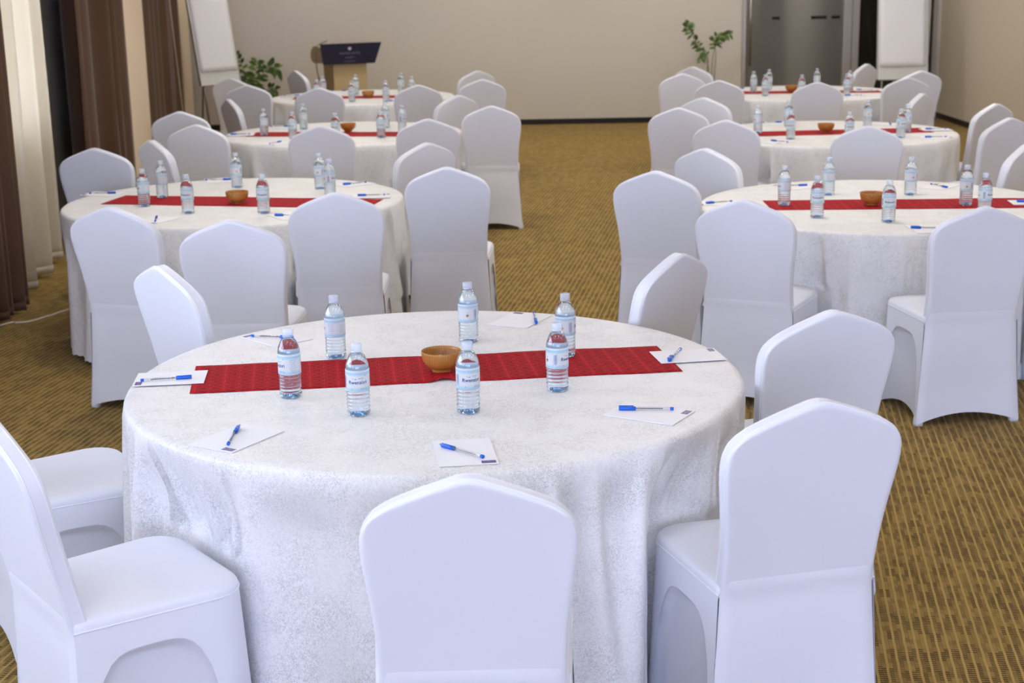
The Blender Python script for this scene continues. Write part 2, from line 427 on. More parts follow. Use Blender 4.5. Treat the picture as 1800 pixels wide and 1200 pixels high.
for i, (a, b, sill) in enumerate(WIN):
    r = thing('window_%d' % (i + 1), ['added unseen window for side light, near end of the left wall', 'added unseen window for side light, left of the camera', 'bright high window behind the sheer curtain, left edge', 'high window behind the far brown curtain on the left'][i], 'window')
    r['kind'] = 'structure'
    f = MB()
    lbox(f, a, b, sill, sill + .06, .04, .10); lbox(f, a, b, WTOP - .06, WTOP, .04, .10)
    n = 3
    for k in range(n + 1):
        yk = a + (b - a) * k / n; lbox(f, max(a, yk - .035), min(b, yk + .035), sill, WTOP, .04, .10)
    part('window_frame', f.mesh('window_frame', MAT['blackmetal'], False), r)
    for k in range(n):
        p = MB(); ya, yb = a + (b - a) * k / n + .035, a + (b - a) * (k + 1) / n - .035
        lbox(p, ya, yb, sill + .06, WTOP - .06, .066, .072)
        part('pane', p.mesh('pane', MAT['pane'], False), r)
    if i >= 2:
        p = MB(); y0_, y1_ = (10.36, 11.3) if a < 12 else (a, b); lbox(p, y0_, y1_, .0, 2.3, -.012, 0.0); part('spandrel_panel', p.mesh('spandrel_panel', MAT['blackmetal'], False), r, 'black panel below the glass')
# wall behind the camera, with two tall windows
m = MB(); RW = [(-3.0, .9), (1.3, 5.2)]; RS, RT = .5, 2.75
xs = [-3.2] + [q for w in RW for q in w] + [XR]
for i in range(0, len(xs), 2): m.box((xs[i], Y0 - .15, 0), (xs[i + 1], Y0, ZC))
for a, b in RW: m.box((a, Y0 - .15, 0), (b, Y0, RS)); m.box((a, Y0 - .15, RT), (b, Y0, ZC))
structure('wall_front', m.mesh('wall_front', MAT['wall'], False), 'window wall behind the camera')
for i, (a, b) in enumerate(RW):
    r = thing('window_%d' % (len(WIN) + 1 + i), ['left window in the wall behind the camera', 'right window in the wall behind the camera'][i], 'window'); r['kind'] = 'structure'
    f = MB(); f.box((a, Y0 - .10, RS), (b, Y0 - .04, RS + .06)); f.box((a, Y0 - .10, RT - .06), (b, Y0 - .04, RT))
    for k in range(4):
        xk = a + (b - a) * k / 3; f.box((max(a, xk - .035), Y0 - .10, RS), (min(b, xk + .035), Y0 - .04, RT))
    part('window_frame', f.mesh('window_frame', MAT['blackmetal'], False), r)
    for k in range(3):
        p = MB(); p.box((a + (b - a) * k / 3 + .035, Y0 - .073, RS + .06), (a + (b - a) * (k + 1) / 3 - .035, Y0 - .067, RT - .06)); part('pane', p.mesh('pane', MAT['pane'], False), r)
# daylight entering through the rear windows and the added near left ones
def area(name, loc, direction, sx, sy, watt, color):
    d = bpy.data.lights.new(name, 'AREA'); d.shape = 'RECTANGLE'; d.size = sx; d.size_y = sy; d.energy = watt; d.color = color
    o = link(bpy.data.objects.new(name, d)); o.location = loc
    o.rotation_euler = Vector(direction).to_track_quat('-Z', 'Z').to_euler()
    return o
for a, b in RW: area('window_daylight', ((a + b) / 2, Y0 - .20, (RS + RT) / 2), (0, 1, -.0), b - a, RT - RS, REAR_WINDOW_W, COOL)
for a, b, sill in WIN:
    if a < 8: area('window_daylight', (xl(a) - .25, (a + b) / 2, (sill + WTOP) / 2), (1, 0, 0), b - a, WTOP - sill, SIDE_WINDOW_W, COOL)

# recessed ceiling panels; added fill lamps use the same fitting
def ceiling_light(x, y, lab, dim=1.0, tint=None):
    r = thing('ceiling_light', lab, 'lamp', (x, y, ZC), 0, 'recessed ceiling lamps')
    f = MB(); h = .33
    for (a, b) in (((-h, -h, -.012), (h, -h + .03, 0)), ((-h, h - .03, -.012), (h, h, 0)), ((-h, -h + .03, -.012), (-h + .03, h - .03, 0)), ((h - .03, -h + .03, -.012), (h, h - .03, 0))): f.box(a, b)
    part('lamp_frame', f.mesh('lamp_frame', MAT['white'], False), r)
    p = MB(); p.box((-h + .03, -h + .03, -.006), (h - .03, h - .03, -.002)); part('diffuser', p.mesh('diffuser', MAT['lamp'], False), r)
    a = area('panel_light', (0, 0, -.02), (0, 0, -1), .58, .58, LAMP_W * dim, tint or WARM); a.rotation_euler = (0, 0, 0); a.parent = r
for iy, y in enumerate((1.6, 4.6, 7.6, 10.6, 13.6, 16.6)):
    for ix, x in enumerate((-1.6, 1.2, 4.0)):
        ceiling_light(x, y, 'square recessed ceiling lamp, %s column, %s row from the near end' % (('left', 'middle', 'right')[ix], ('first', 'second', 'third', 'fourth', 'fifth', 'sixth')[iy]), (.12, .24, 1, 1, 1, 1)[iy])
for ix, x in enumerate((-.8, 1.1, 3.0)): ceiling_light(x, 2.4, '%s added cool fill lamp above the front table' % ('left', 'middle', 'right')[ix], .30, (.62, .72, 1.0))  # added cool fill standing in for bounced flash, not known fittings
for ix, x in enumerate((-2.6, -.2, 2.0, 4.2)): ceiling_light(x, 18.5, '%s added lamp brightening the far wall' % ('leftmost', 'second', 'third', 'rightmost')[ix], .38)  # extra row added only to brighten the far wall

# ---- pillar and pale pier on the left wall
def lobj(name, y0, y1, t_in, mat, label, cat, z1=ZC):
    p = MB(); lbox(p, y0, y1, 0, z1, -t_in, 0.0)
    return structure(name, p.mesh(name, mat, False), label, cat)
lobj('trim_1', 13.68, 15.02, .26, MAT['pillar'], 'tan pillar between the two brown curtains on the left', 'pillar')
lobj('trim_2', 18.30, 19.40, .24, MAT['pillar'], 'narrow pale pier beside the left flip chart', 'pillar')

# ---- door in the far wall
dr = thing('door_1', 'frosted glass door with a long steel pull handle, far wall', 'door', (0, 0, 0)); dr['kind'] = 'structure'
f = MB()
f.bbox((DX0, Y1 - .03, 0), (DX0 + .045, Y1 + .1, DZ), .004)
f.bbox((4.305, Y1 - .03, 0), (4.415, Y1 + .1, DZ), .004); f.bbox((4.422, Y1 - .02, 0), (4.515, Y1 + .1, DZ), .004)
f.bbox((DX0, Y1 - .03, DZ - .06), (DX1, Y1 + .1, DZ), .004); f.bbox((DX1 - .04, Y1 - .03, 0), (DX1, Y1 + .1, DZ), .004)
part('door_frame', f.mesh('door_frame', MAT['alu'], False), dr)
p = MB(); p.bbox((DX0 + .05, Y1 + .02, .01), (4.30, Y1 + .034, DZ - .065), .002)
leaf = part('door_leaf', p.mesh('door_leaf', MAT['frost'], False), dr, 'frosted grey glass leaf')
p = MB()
for a, b in ((3.40, 3.50), (3.90, 4.10), (4.16, 4.27)): p.box((a, Y1 + .0165, 1.275), (b, Y1 + .0205, 1.315))
part('glass_marking', p.mesh('glass_marking', MAT['darkglass'], False), leaf, 'dark clear strips in the frosting')
p = MB(); p.tube([(3.115, Y1 - .06, .70), (3.115, Y1 - .06, 1.95)], .016, 12)
for z in (.78, 1.36, 1.9): p.tube([(3.115, Y1 - .06, z), (3.115, Y1 + .02, z)], .008, 8)
part('door_handle', p.mesh('door_handle', MAT['steel']), leaf, 'long vertical steel pull handle')
p = MB(); p.bbox((4.52, Y1 + .02, .01), (DX1 - .04, Y1 + .034, DZ - .065), .002); part('side_pane', p.mesh('side_pane', MAT['darkglass'], False), dr, 'dark clear side pane')
p = MB(); CB = Y1 + 1.55
for nm, a_, b_, lab in (('wall_corridor', (DX0 - .3, CB, 0), (DX1 + .3, CB + .08, DZ + .3), 'dim corridor wall beyond the frosted glass door'), ('wall_corridor_left', (DX0 - .38, Y1 + .16, 0), (DX0 - .3, CB, DZ + .3), 'left side wall of the corridor beyond the door'),
                        ('wall_corridor_right', (DX1 + .3, Y1 + .16, 0), (DX1 + .38, CB, DZ + .3), 'right side wall of the corridor beyond the door'), ('ceiling_corridor', (DX0 - .38, Y1 + .16, DZ + .3), (DX1 + .38, CB + .08, DZ + .38), 'corridor ceiling beyond the door'), ('floor_corridor', (DX0 - .38, Y1 + .31, -.1), (DX1 + .38, CB + .08, 0), 'corridor floor beyond the door')):
    p = MB(); p.box(a_, b_); structure(nm, p.mesh(nm, MAT['wall'], False), lab)
p = MB(); p.bbox((3.36, Y1 + .75, 0), (3.72, Y1 + 1.1, 1.9), .02); tag(part('corridor_cabinet', p.mesh('corridor_cabinet', MAT['blackmetal'], False)), 'blurred dark upright shape behind the frosted door', 'cabinet')
p = MB(); p.bbox((4.15, Y1 + .5, 0), (5.40, Y1 + .95, 2.1), .02); tag(part('corridor_screen', p.mesh('corridor_screen', MAT['darkglass'], False)), 'dark screen behind the side pane beside the door', 'screen')
area('corridor_light', (3.9, Y1 + .8, DZ + .25), (0, 0, -1), .5, .5, 10.0, WARM)

# ---- curtains
def curtain(name, pts, z0, z1, amp, period, mat, label, seed, flare=0.0, zr=26):
    rnd = random.Random(seed)
    P = [Vector((x, y, 0)) for x, y in pts]
    L = [(P[i + 1] - P[i]).length for i in range(len(P) - 1)]; tot = sum(L)
    n = int(tot / period * 14)
    ph = [rnd.uniform(0, 2 * PI) for _ in range(4)]
    rows = []
    for iz in range(zr + 1):
        tz = iz / zr; z = z0 + (z1 - z0) * tz; row = []
        for k in range(n + 1):
            s = tot * k / n; d = s; j = 0
            while j < len(L) - 1 and d > L[j]: d -= L[j]; j += 1
            dirv = (P[j + 1] - P[j]).normalized(); nor = Vector((dirv.y, -dirv.x, 0))
            if nor.x < 0: nor = -nor
            w = 2 * PI * s / period + .9 * math.sin(2 * PI * s / (period * 3.7) + ph[0]) + .25 * math.sin(3.1 * tz + ph[1])
            a = amp * (.75 + .35 * math.sin(2 * PI * s / (period * 2.3) + ph[2])) * (1 + flare * (1 - tz))
            off = a * (math.sin(w) + .25 * math.sin(2 * w + ph[3]))
            c = P[j] + dirv * d + nor * off + dirv * (.25 * a * math.cos(w))
            row.append((c.x, c.y, z + .004 * math.sin(w)))
        rows.append(row)
    m = MB(); m.grid(rows)
    r = thing(name, label, 'curtain', (pts[0][0], pts[0][1], 0))
    M = Matrix.Translation((-pts[0][0], -pts[0][1], 0)); m.v = [tuple(M @ Vector(v)) for v in m.v]
    o = part('drape', m.mesh(name, mat), r)
    md = o.modifiers.new('thickness', 'SOLIDIFY'); md.thickness = .0015
    h = MB(); q = [tuple(M @ Vector(p)) for p in rows[0]]
    h.grid([[(x + .002, y, z + .0) for x, y, z in q], [(x + .002, y, z + .05) for x, y, z in q]])
    ho = part('hem', h.mesh('hem', mat), r)
    md = ho.modifiers.new('thickness', 'SOLIDIFY'); md.thickness = .003
    return r
cx = lambda y, inn: xl(y) + inn
curtain('brown_curtain', [(-2.955, 7.1), (-2.945, 8.95)], .02, 2.75, .035, .145, MAT['brown'], 'brown curtain at the left edge, nearest to the camera', 3, .35)
curtain('sheer_curtain', [(-3.03, 8.95), (cx(10.46, .13), 10.46)], .03, 2.75, .07, .27, MAT['sheer'], 'cream sheer curtain glowing in front of the bright window', 5)
curtain('brown_curtain', [(cx(11.05, .22), 11.05), (cx(13.60, .22), 13.60)], .02, 2.75, .085, .62, MAT['brown'], 'brown curtain between the sheer and the tan pillar', 8)
curtain('brown_curtain', [(cx(15.10, .22), 15.10), (cx(18.25, .22), 18.25)], .02, 2.75, .07, .50, MAT['brown'], 'brown curtain past the tan pillar with a hanging white cord', 11)
curtain('brown_curtain', [(cx(19.42, .20), 19.36), (cx(19.5, .12), 19.53)], .02, 2.75, .015, .10, MAT['brown'], 'thin dark strip of curtain in the far left corner', 15)
m = MB(); m.tube(catmull([(-3.52, 15.9, 2.6), (-3.545, 16.25, 1.45), (-3.575, 16.5, 1.0), (-3.60, 16.75, .45), (-3.60, 16.9, .2)], 8), .006, 6)
tag(part('curtain_cord', m.mesh('curtain_cord', MAT['cord'])), 'thin white cord hanging down the far brown curtain', 'cord')
m = MB(); m.tube(catmull([(-3.15, 7.9, .006), (-2.93, 8.42, .006), (-2.86, 8.46, .006), (-2.79, 8.50, .006), (-2.68, 8.75, .006), (-2.62, 8.92, .006), (-2.5, 9.3, .006)], 8), .006, 8)
tag(part('floor_cable', m.mesh('floor_cable', MAT['cord'])), 'white cable lying on the carpet below the near curtain', 'cable')

# ------------------------------------------------------------------ chairs
def build_chair_meshes():
    out = {}
    side = catmull([(.200, .435), (.1995, .48), (.200, .54), (.2025, .60), (.2075, .66), (.2145, .715), (.220, .76), (.2225, .80), (.2198, .829), (.211, .851)], 4)
    top = catmull([(0, .9535), (.018, .9515), (.04, .944), (.075, .9315), (.11, .9180), (.145, .9035), (.172, .8900), (.195, .8725), (.211, .851)], 4)
    sw = np.array([p[0] for p in side]); sz = np.array([p[1] for p in side])
    tx = np.array([p[0] for p in top]) / .211; tz = np.array([p[1] for p in top])
    H = .026
    def ycen(z): return -.212 - max(0, z - .44) * .22
    us = sorted({round(s * q, 5) for q in list(np.linspace(0, .9, 10)) + [.94, .965, .98, .99, .996, 1.0] for s in (-1, 1)})
    vs = list(np.linspace(0, .93, 17)) + [.95, .965, .977, .987, .994, 1.0]
    def pt(u, v):
        zside = .435 + (.851 - .435) * v
        w = np.interp(zside, sz, sw); zt = np.interp(abs(u), tx, tz)
        z = .435 + (zt - .435) * v
        e = min((1 - abs(u)) * w, (1 - v) * .48)
        return u * w, z, e
    def half(e, u, v):
        b = .013
        k = math.sqrt(max(0, 1 - (1 - min(e / b, 1)) ** 2))
        return H * (.60 + .40 * k)
    F = []; B = []
    for v in vs:
        fr = []; br = []
        for u in us:
            x, z, e = pt(u, v); h = half(e, u, v)
            puff = .008 * (1 - u * u) * math.sin(PI * min(1, v * 1.05))
            yc = ycen(z)
            fr.append((x, yc + h + puff * .8, z)); br.append((x, yc - h + .010 * (1 - u * u) * math.sin(PI * v) * .6, z))
        F.append(fr); B.append(br)
    m = MB(); m.grid(F); m.grid(B); m.f = [tuple(reversed(f)) if i < (len(vs) - 1) * (len(us) - 1) else f for i, f in enumerate(m.f)]
    # edge band joining front and rear
    idx = [(i, 0) for i in range(len(vs))] + [(len(vs) - 1, j) for j in range(1, len(us))] + [(i, len(us) - 1) for i in range(len(vs) - 2, -1, -1)]
    band = [[F[i][j] for i, j in idx], [tuple((np.array(F[i][j]) * .5 + np.array(B[i][j]) * .5)) for i, j in idx], [B[i][j] for i, j in idx]]
    out['edge'] = band
    m2 = MB(); m2.grid(band)
    out['backrest'] = m.mesh('backrest', MAT['cover'])
    out['edge_band'] = m2.mesh('edge_band', MAT['cover'])
    sm = MB(); sm.tube(band[0], .0016, 5); sm.tube(band[2], .0016, 5); out['seam'] = sm.mesh('seam', MAT['seam'])
    # rear panel hanging to the floor
    zt = .505; rows = []; nz = 22; nx = 22
    def hem(s): return .006 + .045 * math.sin(PI * min(1, max(0, s))) ** .8
    for i in range(nz + 1):
        t = i / nz; row = []
        for j in range(nx + 1):
            s = j / nx; u = 2 * s - 1
            z0 = hem(s); z = zt + (z0 - zt) * t
            w = np.interp(z, [0, .2, .40, .50, .56], [.230, .216, .204, .199, .195])
            yb = np.interp(z, [0, .15, .44, .56], [-.262, -.248, -.2405, ycen(.56) - H - .0005])
            conc = .012 * (1 - u * u) * sstep(.42, .15, z)
            edge = .010 * sstep(.9, 1.0, abs(u)) ** 2
            fl = (ycen(z) - H) if z > .44 else None
            dish = .006 * (1 - u * u) * math.sin(PI * max(0, z - .435) / .5)
            row.append((u * w, yb + conc + edge + dish - .0016 + (.006 if i == 0 else 0), z))
        rows.append(row)
    m = MB(); m.grid(rows); out['rear_panel'] = m.mesh('rear_panel', MAT['cover'])
    # side and front skirt, U-shaped path
    def outline(z):
        t = 1 - z / .46
        rw, ry = np.interp(z, [0, .2, .46], [.230, .216, .204]), np.interp(z, [0, .15, .46], [-.255, -.242, -.232])
        fw, fy = .228 + .016 * t, .207 + .022 * t
        return rw, ry, fw, fy
    def path(z, n_side=18, n_c=7, n_f=16):
        rw, ry, fw, fy = outline(z); rc = .085; P = []
        for k in range(n_side + 1):
            s = k / n_side; P.append((-rw + (-fw + rw) * s, ry + (fy - rc - ry) * s, 'L', s))
        for k in range(1, n_c):
            a = PI * k / n_c / 2; P.append((-fw + rc - rc * math.cos(a), fy - rc + rc * math.sin(a), 'c', 0))
        for k in range(n_f + 1):
            s = k / n_f; P.append((-fw + rc + (2 * fw - 2 * rc) * s, fy, 'F', s))
        for k in range(1, n_c):
            a = PI * k / n_c / 2; P.append((fw - rc + rc * math.sin(a), fy - rc + rc * math.cos(a), 'c', 0))
        for k in range(n_side + 1):
            s = k / n_side; P.append((fw + (rw - fw) * s, fy - rc + (ry - fy + rc) * s, 'R', 1 - s))
        return P
    zs = list(np.linspace(0, .10, 4)) + list(np.linspace(.125, .34, 14)) + list(np.linspace(.38, 1, 14))
    def arch(kd, s):
        a, b = {'L': (.05, .97), 'R': (.05, .97), 'F': (.02, .98), 'c': (2, 3)}[kd]
        if s <= a or s >= b: return 0.0
        return (1 - abs(2 * (s - a) / (b - a) - 1) ** 4) ** .5
    def zb(kd, s):
        hz = .006 if kd == 'c' else hem(s)
        A = arch(kd, s); return hz + (.385 - hz) * A
    rows = []; brows = []
    ref = path(.2)
    for t in zs:
        row = []
        for j in range(len(ref)):
            kd, s = ref[j][2], ref[j][3]
            hz = .006 if kd == 'c' else hem(s)
            z = .458 + (hz - .458) * t
            x, y, kd, s = path(z)[j]
            inn = sstep(zb(kd, s) + .004, zb(kd, s) - .03, z) if arch(kd, s) > 0 else 0.0
            if kd in 'LR': x += (.008 + .016 * math.sin(PI * s)) * inn * (1 if kd == 'L' else -1)
            elif kd == 'F': y -= (.008 + .016 * math.sin(PI * s)) * inn
            row.append((x, y, z))
        rows.append(row)
    for t in np.linspace(0, 1, 12):
        row = []
        for j in range(len(ref)):
            kd, s = ref[j][2], ref[j][3]
            z = .458 + (zb(kd, s) - .458) * t
            x, y, kd, s = path(z)[j]
            k = 1 + .0022 / math.hypot(x, y)
            row.append((x * k, y * k, z))
        brows.append(row)
    m = MB(); m.grid(rows); out['skirt'] = m.mesh('skirt', MAT['cover_thin'])
    m = MB(); m.grid(brows); out['frame_band'] = m.mesh('frame_band', MAT['cover'])
    # seat cushion
    rings = []; n = 64
    def seat_ring(inset, z):
        R = []
        for p in path(.46): R.append((p[0] * (1 - inset * 4.2), (p[1] - .0) * 1.0, z, p))
        return R
    base = [(p[0], p[1]) for p in path(.46)]
    # close at the rear
    base = [(b[0], b[1]) for b in base]
    rear = [(.204 - .408 * k / 12, -.232) for k in range(1, 12)]
    loop = base + rear
    cxm, cym = 0.0, 0.0
    for sc, z in ((1.004, .448), (1.010, .458), (1.004, .467), (.985, .4735), (.95, .478), (.88, .482), (.75, .486), (.55, .489), (.3, .4905), (.1, .491)):
        rings.append([(x * sc, y * sc, z) for x, y in loop])
    m = MB(); m.grid(rings, closed_u=True); k0 = len(m.v) - len(loop); m.f.append(tuple(range(k0, k0 + len(loop)))); m.mi.append(0)
    out['seat'] = m.mesh('seat', MAT['cover'])
    m = MB(); m.tube([(x * 1.012, y * 1.012, .455) for x, y in base], .0022, 6); out['piping'] = m.mesh('piping', MAT['seam'])
    # foot pockets
    m = MB()
    prof = []
    for (w, d, z) in ((.019, .017, .0), (.020, .018, .012), (.018, .016, .035), (.012, .010, .06), (.004, .004, .075)):
        prof.append([(w * math.copysign(abs(math.cos(a)) ** .6, math.cos(a)), d * math.copysign(abs(math.sin(a)) ** .6, math.sin(a)), z) for a in [2 * PI * k / 14 for k in range(14)]])
    m.grid(prof, closed_u=True); m.f.append(tuple(range(14))[::-1]); m.mi.append(0)
    out['foot_pocket'] = m.mesh('foot_pocket', MAT['cover'])
    return out
CH = build_chair_meshes()
def chair(x, y, heading, label, group):
    hr = math.radians(heading)
    r = thing('banquet_chair', label, 'chair', (x + .047 * math.sin(hr), y + .047 * math.cos(hr), 0), -hr, group)
    b = part('backrest', CH['backrest'], r)
    part('edge_band', CH['edge_band'], b); part('seam', CH['seam'], b)
    part('rear_panel', CH['rear_panel'], r)
    sk = part('skirt', CH['skirt'], r); part('frame_band', CH['frame_band'], sk)
    s = part('seat', CH['seat'], r); part('piping', CH['piping'], s)
    for fx, fy in ((-.214, -.238), (.214, -.238), (-.220, .200), (.220, .200)): part('foot_pocket', CH['foot_pocket'], r, None, (fx, fy, 0))
    return r

T = {'F': (-.229, 4.348), '2L': (-1.492, 8.098), '3L': (-1.268, 11.553), '4L': (-1.445, 15.05),
     '2R': (1.889, 7.557), '3R': (2.335, 10.948), '4R': (2.84, 14.58)}
TN = {'F': 'the front table', '2L': 'the second left table', '3L': 'the third left table', '4L': 'the rear left table',
      '2R': 'the second right table', '3R': 'the third right table', '4R': 'the rear right table'}
CHAIRS = {
 'F': [(-1.012, 5.325, 49, 'white chair at the far left of {}, seen edge-on'),
       (-1.385, 4.28, 57, 'white chair left of {}, mostly hidden, only its seat showing'),
       (-1.0, 3.485, 53, 'white chair at the lower left corner, its seat in full view'),
       (-.098, 3.11, -1, 'white chair at bottom centre, its back overlapping {}'),
       (.641, 3.595, -14, 'white chair right of {}, nearest in the lower right'),
       (.846, 4.509, -19, 'white chair right of {}, directly behind the lower right chair'),
       (.369, 5.364, -53, 'white chair at the far right of {}, turned edge-on')],
 '2L': [(-2.455, 9.20, 2, 'white chair touching the sheer curtain, left of {}'),
        (-1.995, 9.50, 52, 'white chair at the far left of {}, seen edge-on'),
        (-1.673, 6.810, 18, 'white chair at the near left of {}, tall back beside the carpet'),
        (-1.153, 6.401, 0, 'white chair at the near side of {}, standing lowest of its row'),
        (-.822, 7.142, -4, 'white chair right of the lowest one at {}'),
        (-.322, 8.005, 0, 'white chair right of {}, bordering the aisle'),
        (-.668, 9.100, -42, 'white chair at {}, half hidden behind the aisle chair')],
 '3L': [(-2.048, 12.562, 62, 'white chair at the far left of {}, thin edge-on sliver'),
        (-2.465, 11.608, 0, 'white chair left of {}, against the tan pillar'),
        (-2.073, 10.551, 12, 'white chair at the near left of {}, overlapping the pillar chair'),
        (-1.252, 10.321, 0, 'white chair at the near side of {}, hiding part of its runner'),
        (-.568, 10.669, -3, 'white chair at the near right of {}'),
        (-.139, 11.618, -3, 'white chair right of {}, whole leg and hem visible on the aisle'),
        (-.588, 12.626, -41, 'white chair at the far right of {}, turned inwards')],
 '4L': [(-2.650, 15.320, 20, 'white chair left of {}, below the left flip chart'),
        (-2.397, 14.328, 3, 'white chair at the near left of {}, below the left plant'),
        (-2.005, 16.216, 56, 'white chair at the far left of {}, close to the lectern'),
        (-1.686, 13.807, 0, 'white chair at the near side of {}, left of its bowl'),
        (-.823, 13.936, -4, 'white chair at the near side of {}, right of its bowl'),
        (-.250, 14.530, -3, 'white chair right of {}, its back against the empty wall'),
        (-.455, 15.746, -34, 'white chair at the far right of {}, only its top showing')],
 '2R': [(1.288, 8.551, 44, 'white chair at the far left of {}'),
        (.823, 7.682, 20, 'white chair left of {}, bordering the aisle'),
        (1.127, 6.678, 24, 'white chair at the near left of {}, wide back'),
        (1.935, 6.387, -6, 'white chair at the near side of {}, its seat and hem visible'),
        (2.74, 6.80, -32, 'white chair cut off by the right edge beside {}'),
        (2.66, 8.47, -48, 'white chair at the far right of {}, cut by the right edge')],
 '3R': [(1.675, 11.992, 33, 'white chair at the far left of {}'),
        (1.283, 11.187, 10, 'white chair left of {}, bordering the aisle'),
        (1.523, 10.196, 18, 'white chair at the near left of {}'),
        (2.289, 9.687, 8, 'white chair at the near side of {}, in front of its bowl'),
        (3.123, 9.995, -28, 'white chair at the near right of {}, cut by the right edge'),
        (3.324, 11.004, -36, 'white chair right of {}, against the tan wall'),
        (3.003, 11.933, -53, 'white chair at the far right of {}, turned inwards')],
 '4R': [(2.070, 15.754, 38, 'white chair at the far left of {}, below the right plant'),
        (1.681, 14.814, 0, 'white chair left of {}, bordering the aisle'),
        (1.970, 13.817, 16, 'white chair at the near left of {}'),
        (2.721, 13.416, 6, 'white chair at the near side of {}'),
        (3.536, 13.769, -6, 'white chair at the near right of {}'),
        (3.854, 14.604, -13, 'white chair right of {}, below the right flip chart'),
        (3.469, 15.686, -46, 'white chair at the far right of {}, left of the flip chart')]}
for k, L in CHAIRS.items():
    for (x, y, h, lab) in L: chair(x, y, h, lab.format(TN[k]), 'covered banquet chairs')

# ------------------------------------------------------------------ tables and cloths
TZ = .750
CLOTH_LABEL = {'F': 'white damask cloth on the round table nearest the camera', '2L': 'white cloth with scalloped hem on the second table by the curtains', '3L': 'white cloth on the third table of the left row',
               '4L': 'white cloth on the table before the lectern', '2R': 'white cloth on the second table of the right row', '3R': 'white cloth on the third table of the right row', '4R': 'white cloth on the table before the glass door'}
def tablecloth(key, seed):
    cx_, cy_ = T[key]; rnd = random.Random(seed)
    near = key == 'F'
    n = 960 if near else (480 if key in ('2L', '2R') else 300)
    R = .915
    folds = []
    nf = 26
    for i in range(nf):
        folds.append((2 * PI * (i + rnd.uniform(-.33, .33)) / nf, rnd.uniform(.035, .085), rnd.uniform(.2, 1.0), rnd.uniform(-.08, .08)))
    if near:
        folds = [(math.radians(d), w, a, k) for d, w, a, k in [(181, .03, .9, .02), (187.5, .028, .8, -.02), (194, .03, 1.0, .03), (203, .035, .9, .05), (210, .03, 1.1, -.03), (217, .035, .8, .04), (228, .07, .8, .05), (241, .10, .6, -.05),
                 (258, .09, .55, .06), (272, .08, .7, -.04), (283, .06, .9, .05), (291, .035, 1.1, -.03), (298, .05, .8, .04), (308, .06, .9, -.06), (318, .05, .8, .05), (328, .05, .9, .0), (339, .04, 1.0, .04), (349, .05, .8, -.04), (359, .04, 1.0, .03),
                 (12, .06, .8, 0), (26, .06, .9, .03), (40, .07, .7, 0), (56, .07, .9, -.04), (72, .06, .7, .02), (88, .07, .9, 0), (104, .07, .8, .03), (120, .06, .9, 0), (136, .06, .8, -.03), (150, .05, .9, .02), (162, .04, .9, 0), (172, .035, .9, 0)]]
    chs = [(x + .047 * math.sin(math.radians(h)), y + .047 * math.cos(math.radians(h)), math.radians(h)) for (x, y, h, _) in CHAIRS[key]]
    def inside(px, py, z):
        if z > .478: return False
        for (x, y, h) in chs:
            dx, dy = px - x, py - y
            lx = dx * math.cos(h) - dy * math.sin(h); ly = dx * math.sin(h) + dy * math.cos(h)
            if abs(lx) < .248 and -.30 < ly < .248: return True
        return False
    prof = [(0.0, TZ), (.2, TZ), (.45, TZ), (.7, TZ), (.85, TZ), (.893, TZ), (.904, TZ - .0015), (.911, TZ - .006), (.915, TZ - .014)]
    nz = 30
    th = np.arange(n) * 2 * PI / n
    rows = []
    for r, z in prof:
        rows.append([(r * math.cos(a), r * math.sin(a), z) for a in th])
    drop = []
    for i in range(1, nz + 1):
        t = i / nz; zz = TZ - .014 - t * (TZ - .014 - .018)
        env = sstep(0, .26 if near else .4, t) * .8 + t * .2
        rr = []; fv = []
        for a in th:
            f = 0.0
            for (c, wd, am, sk) in folds:
                d = (a - c - sk * t + PI) % (2 * PI) - PI
                wdt = wd * (.7 + .5 * t)
                f += am * math.exp(-(d / wdt) ** 2)
            fv.append(min(1, max(0, 1 - f)))
            rr.append(R + .004 + .038 * t + ((.085 if near else .082) * (f - (.95 if near else .7))) * env)
        rr = np.array(rr); hit = np.zeros(n, bool); val = np.array(fv) * env
        if zz < .50:
            for j in range(n):
                r0 = rr[j]; k = 0
                while k < 40 and inside(cx_ + r0 * math.cos(th[j]), cy_ + r0 * math.sin(th[j]), zz): r0 -= .01; k += 1
                hit[j] = k > 0; rr[j] = r0
        drop.append([zz, rr, hit, val])
    # above a pushed-in seat the cloth slopes in from the rim
    top_i = next(i for i, d in enumerate(drop) if d[0] < .50)
    rp, hp = drop[top_i + 1][1], drop[top_i + 1][2]
    for d in drop[:top_i + 1]:
        lim = R + .003 + (rp - R) * (TZ - d[0]) / (TZ - .475)
        d[1] = np.where(hp, np.minimum(d[1], lim - (.045 if near else .025) * d[3]), d[1])
    # soften only where the chairs push in
    for d in drop:
        g = d[1]; w = 7 if near else 4; hit = d[2].astype(float)
        mk = hit.copy()
        for q in range(1, w + 1): mk = np.maximum(mk, np.maximum(np.roll(hit, q), np.roll(hit, -q)))
        sm = g.copy()
        for q in range(1, w + 1): sm = sm + np.roll(g, q) + np.roll(g, -q)
        d[1] = np.where(mk > 0, sm / (2 * w + 1), g)
    for i, (zz, rr, _, _) in enumerate(drop):
        last = i == len(drop) - 1
        row = []
        for j in range(n):
            z = zz
            if i >= len(drop) - 2: z += .010 * (1 - abs(math.sin(th[j] * 72))) * (1 if last else .4)
            row.append((rr[j] * math.cos(th[j]), rr[j] * math.sin(th[j]), z))
        rows.append(row)
    # shallow press creases across the top
    m = MB(); m.grid(rows, closed_u=True)
    me = m.mesh('tablecloth', MAT['damask'])
    bm = bmesh.new(); bm.from_mesh(me); bmesh.ops.remove_doubles(bm, verts=bm.verts[:], dist=1e-5); bmesh.ops.recalc_face_normals(bm, faces=bm.faces[:]); bm.to_mesh(me); bm.free()
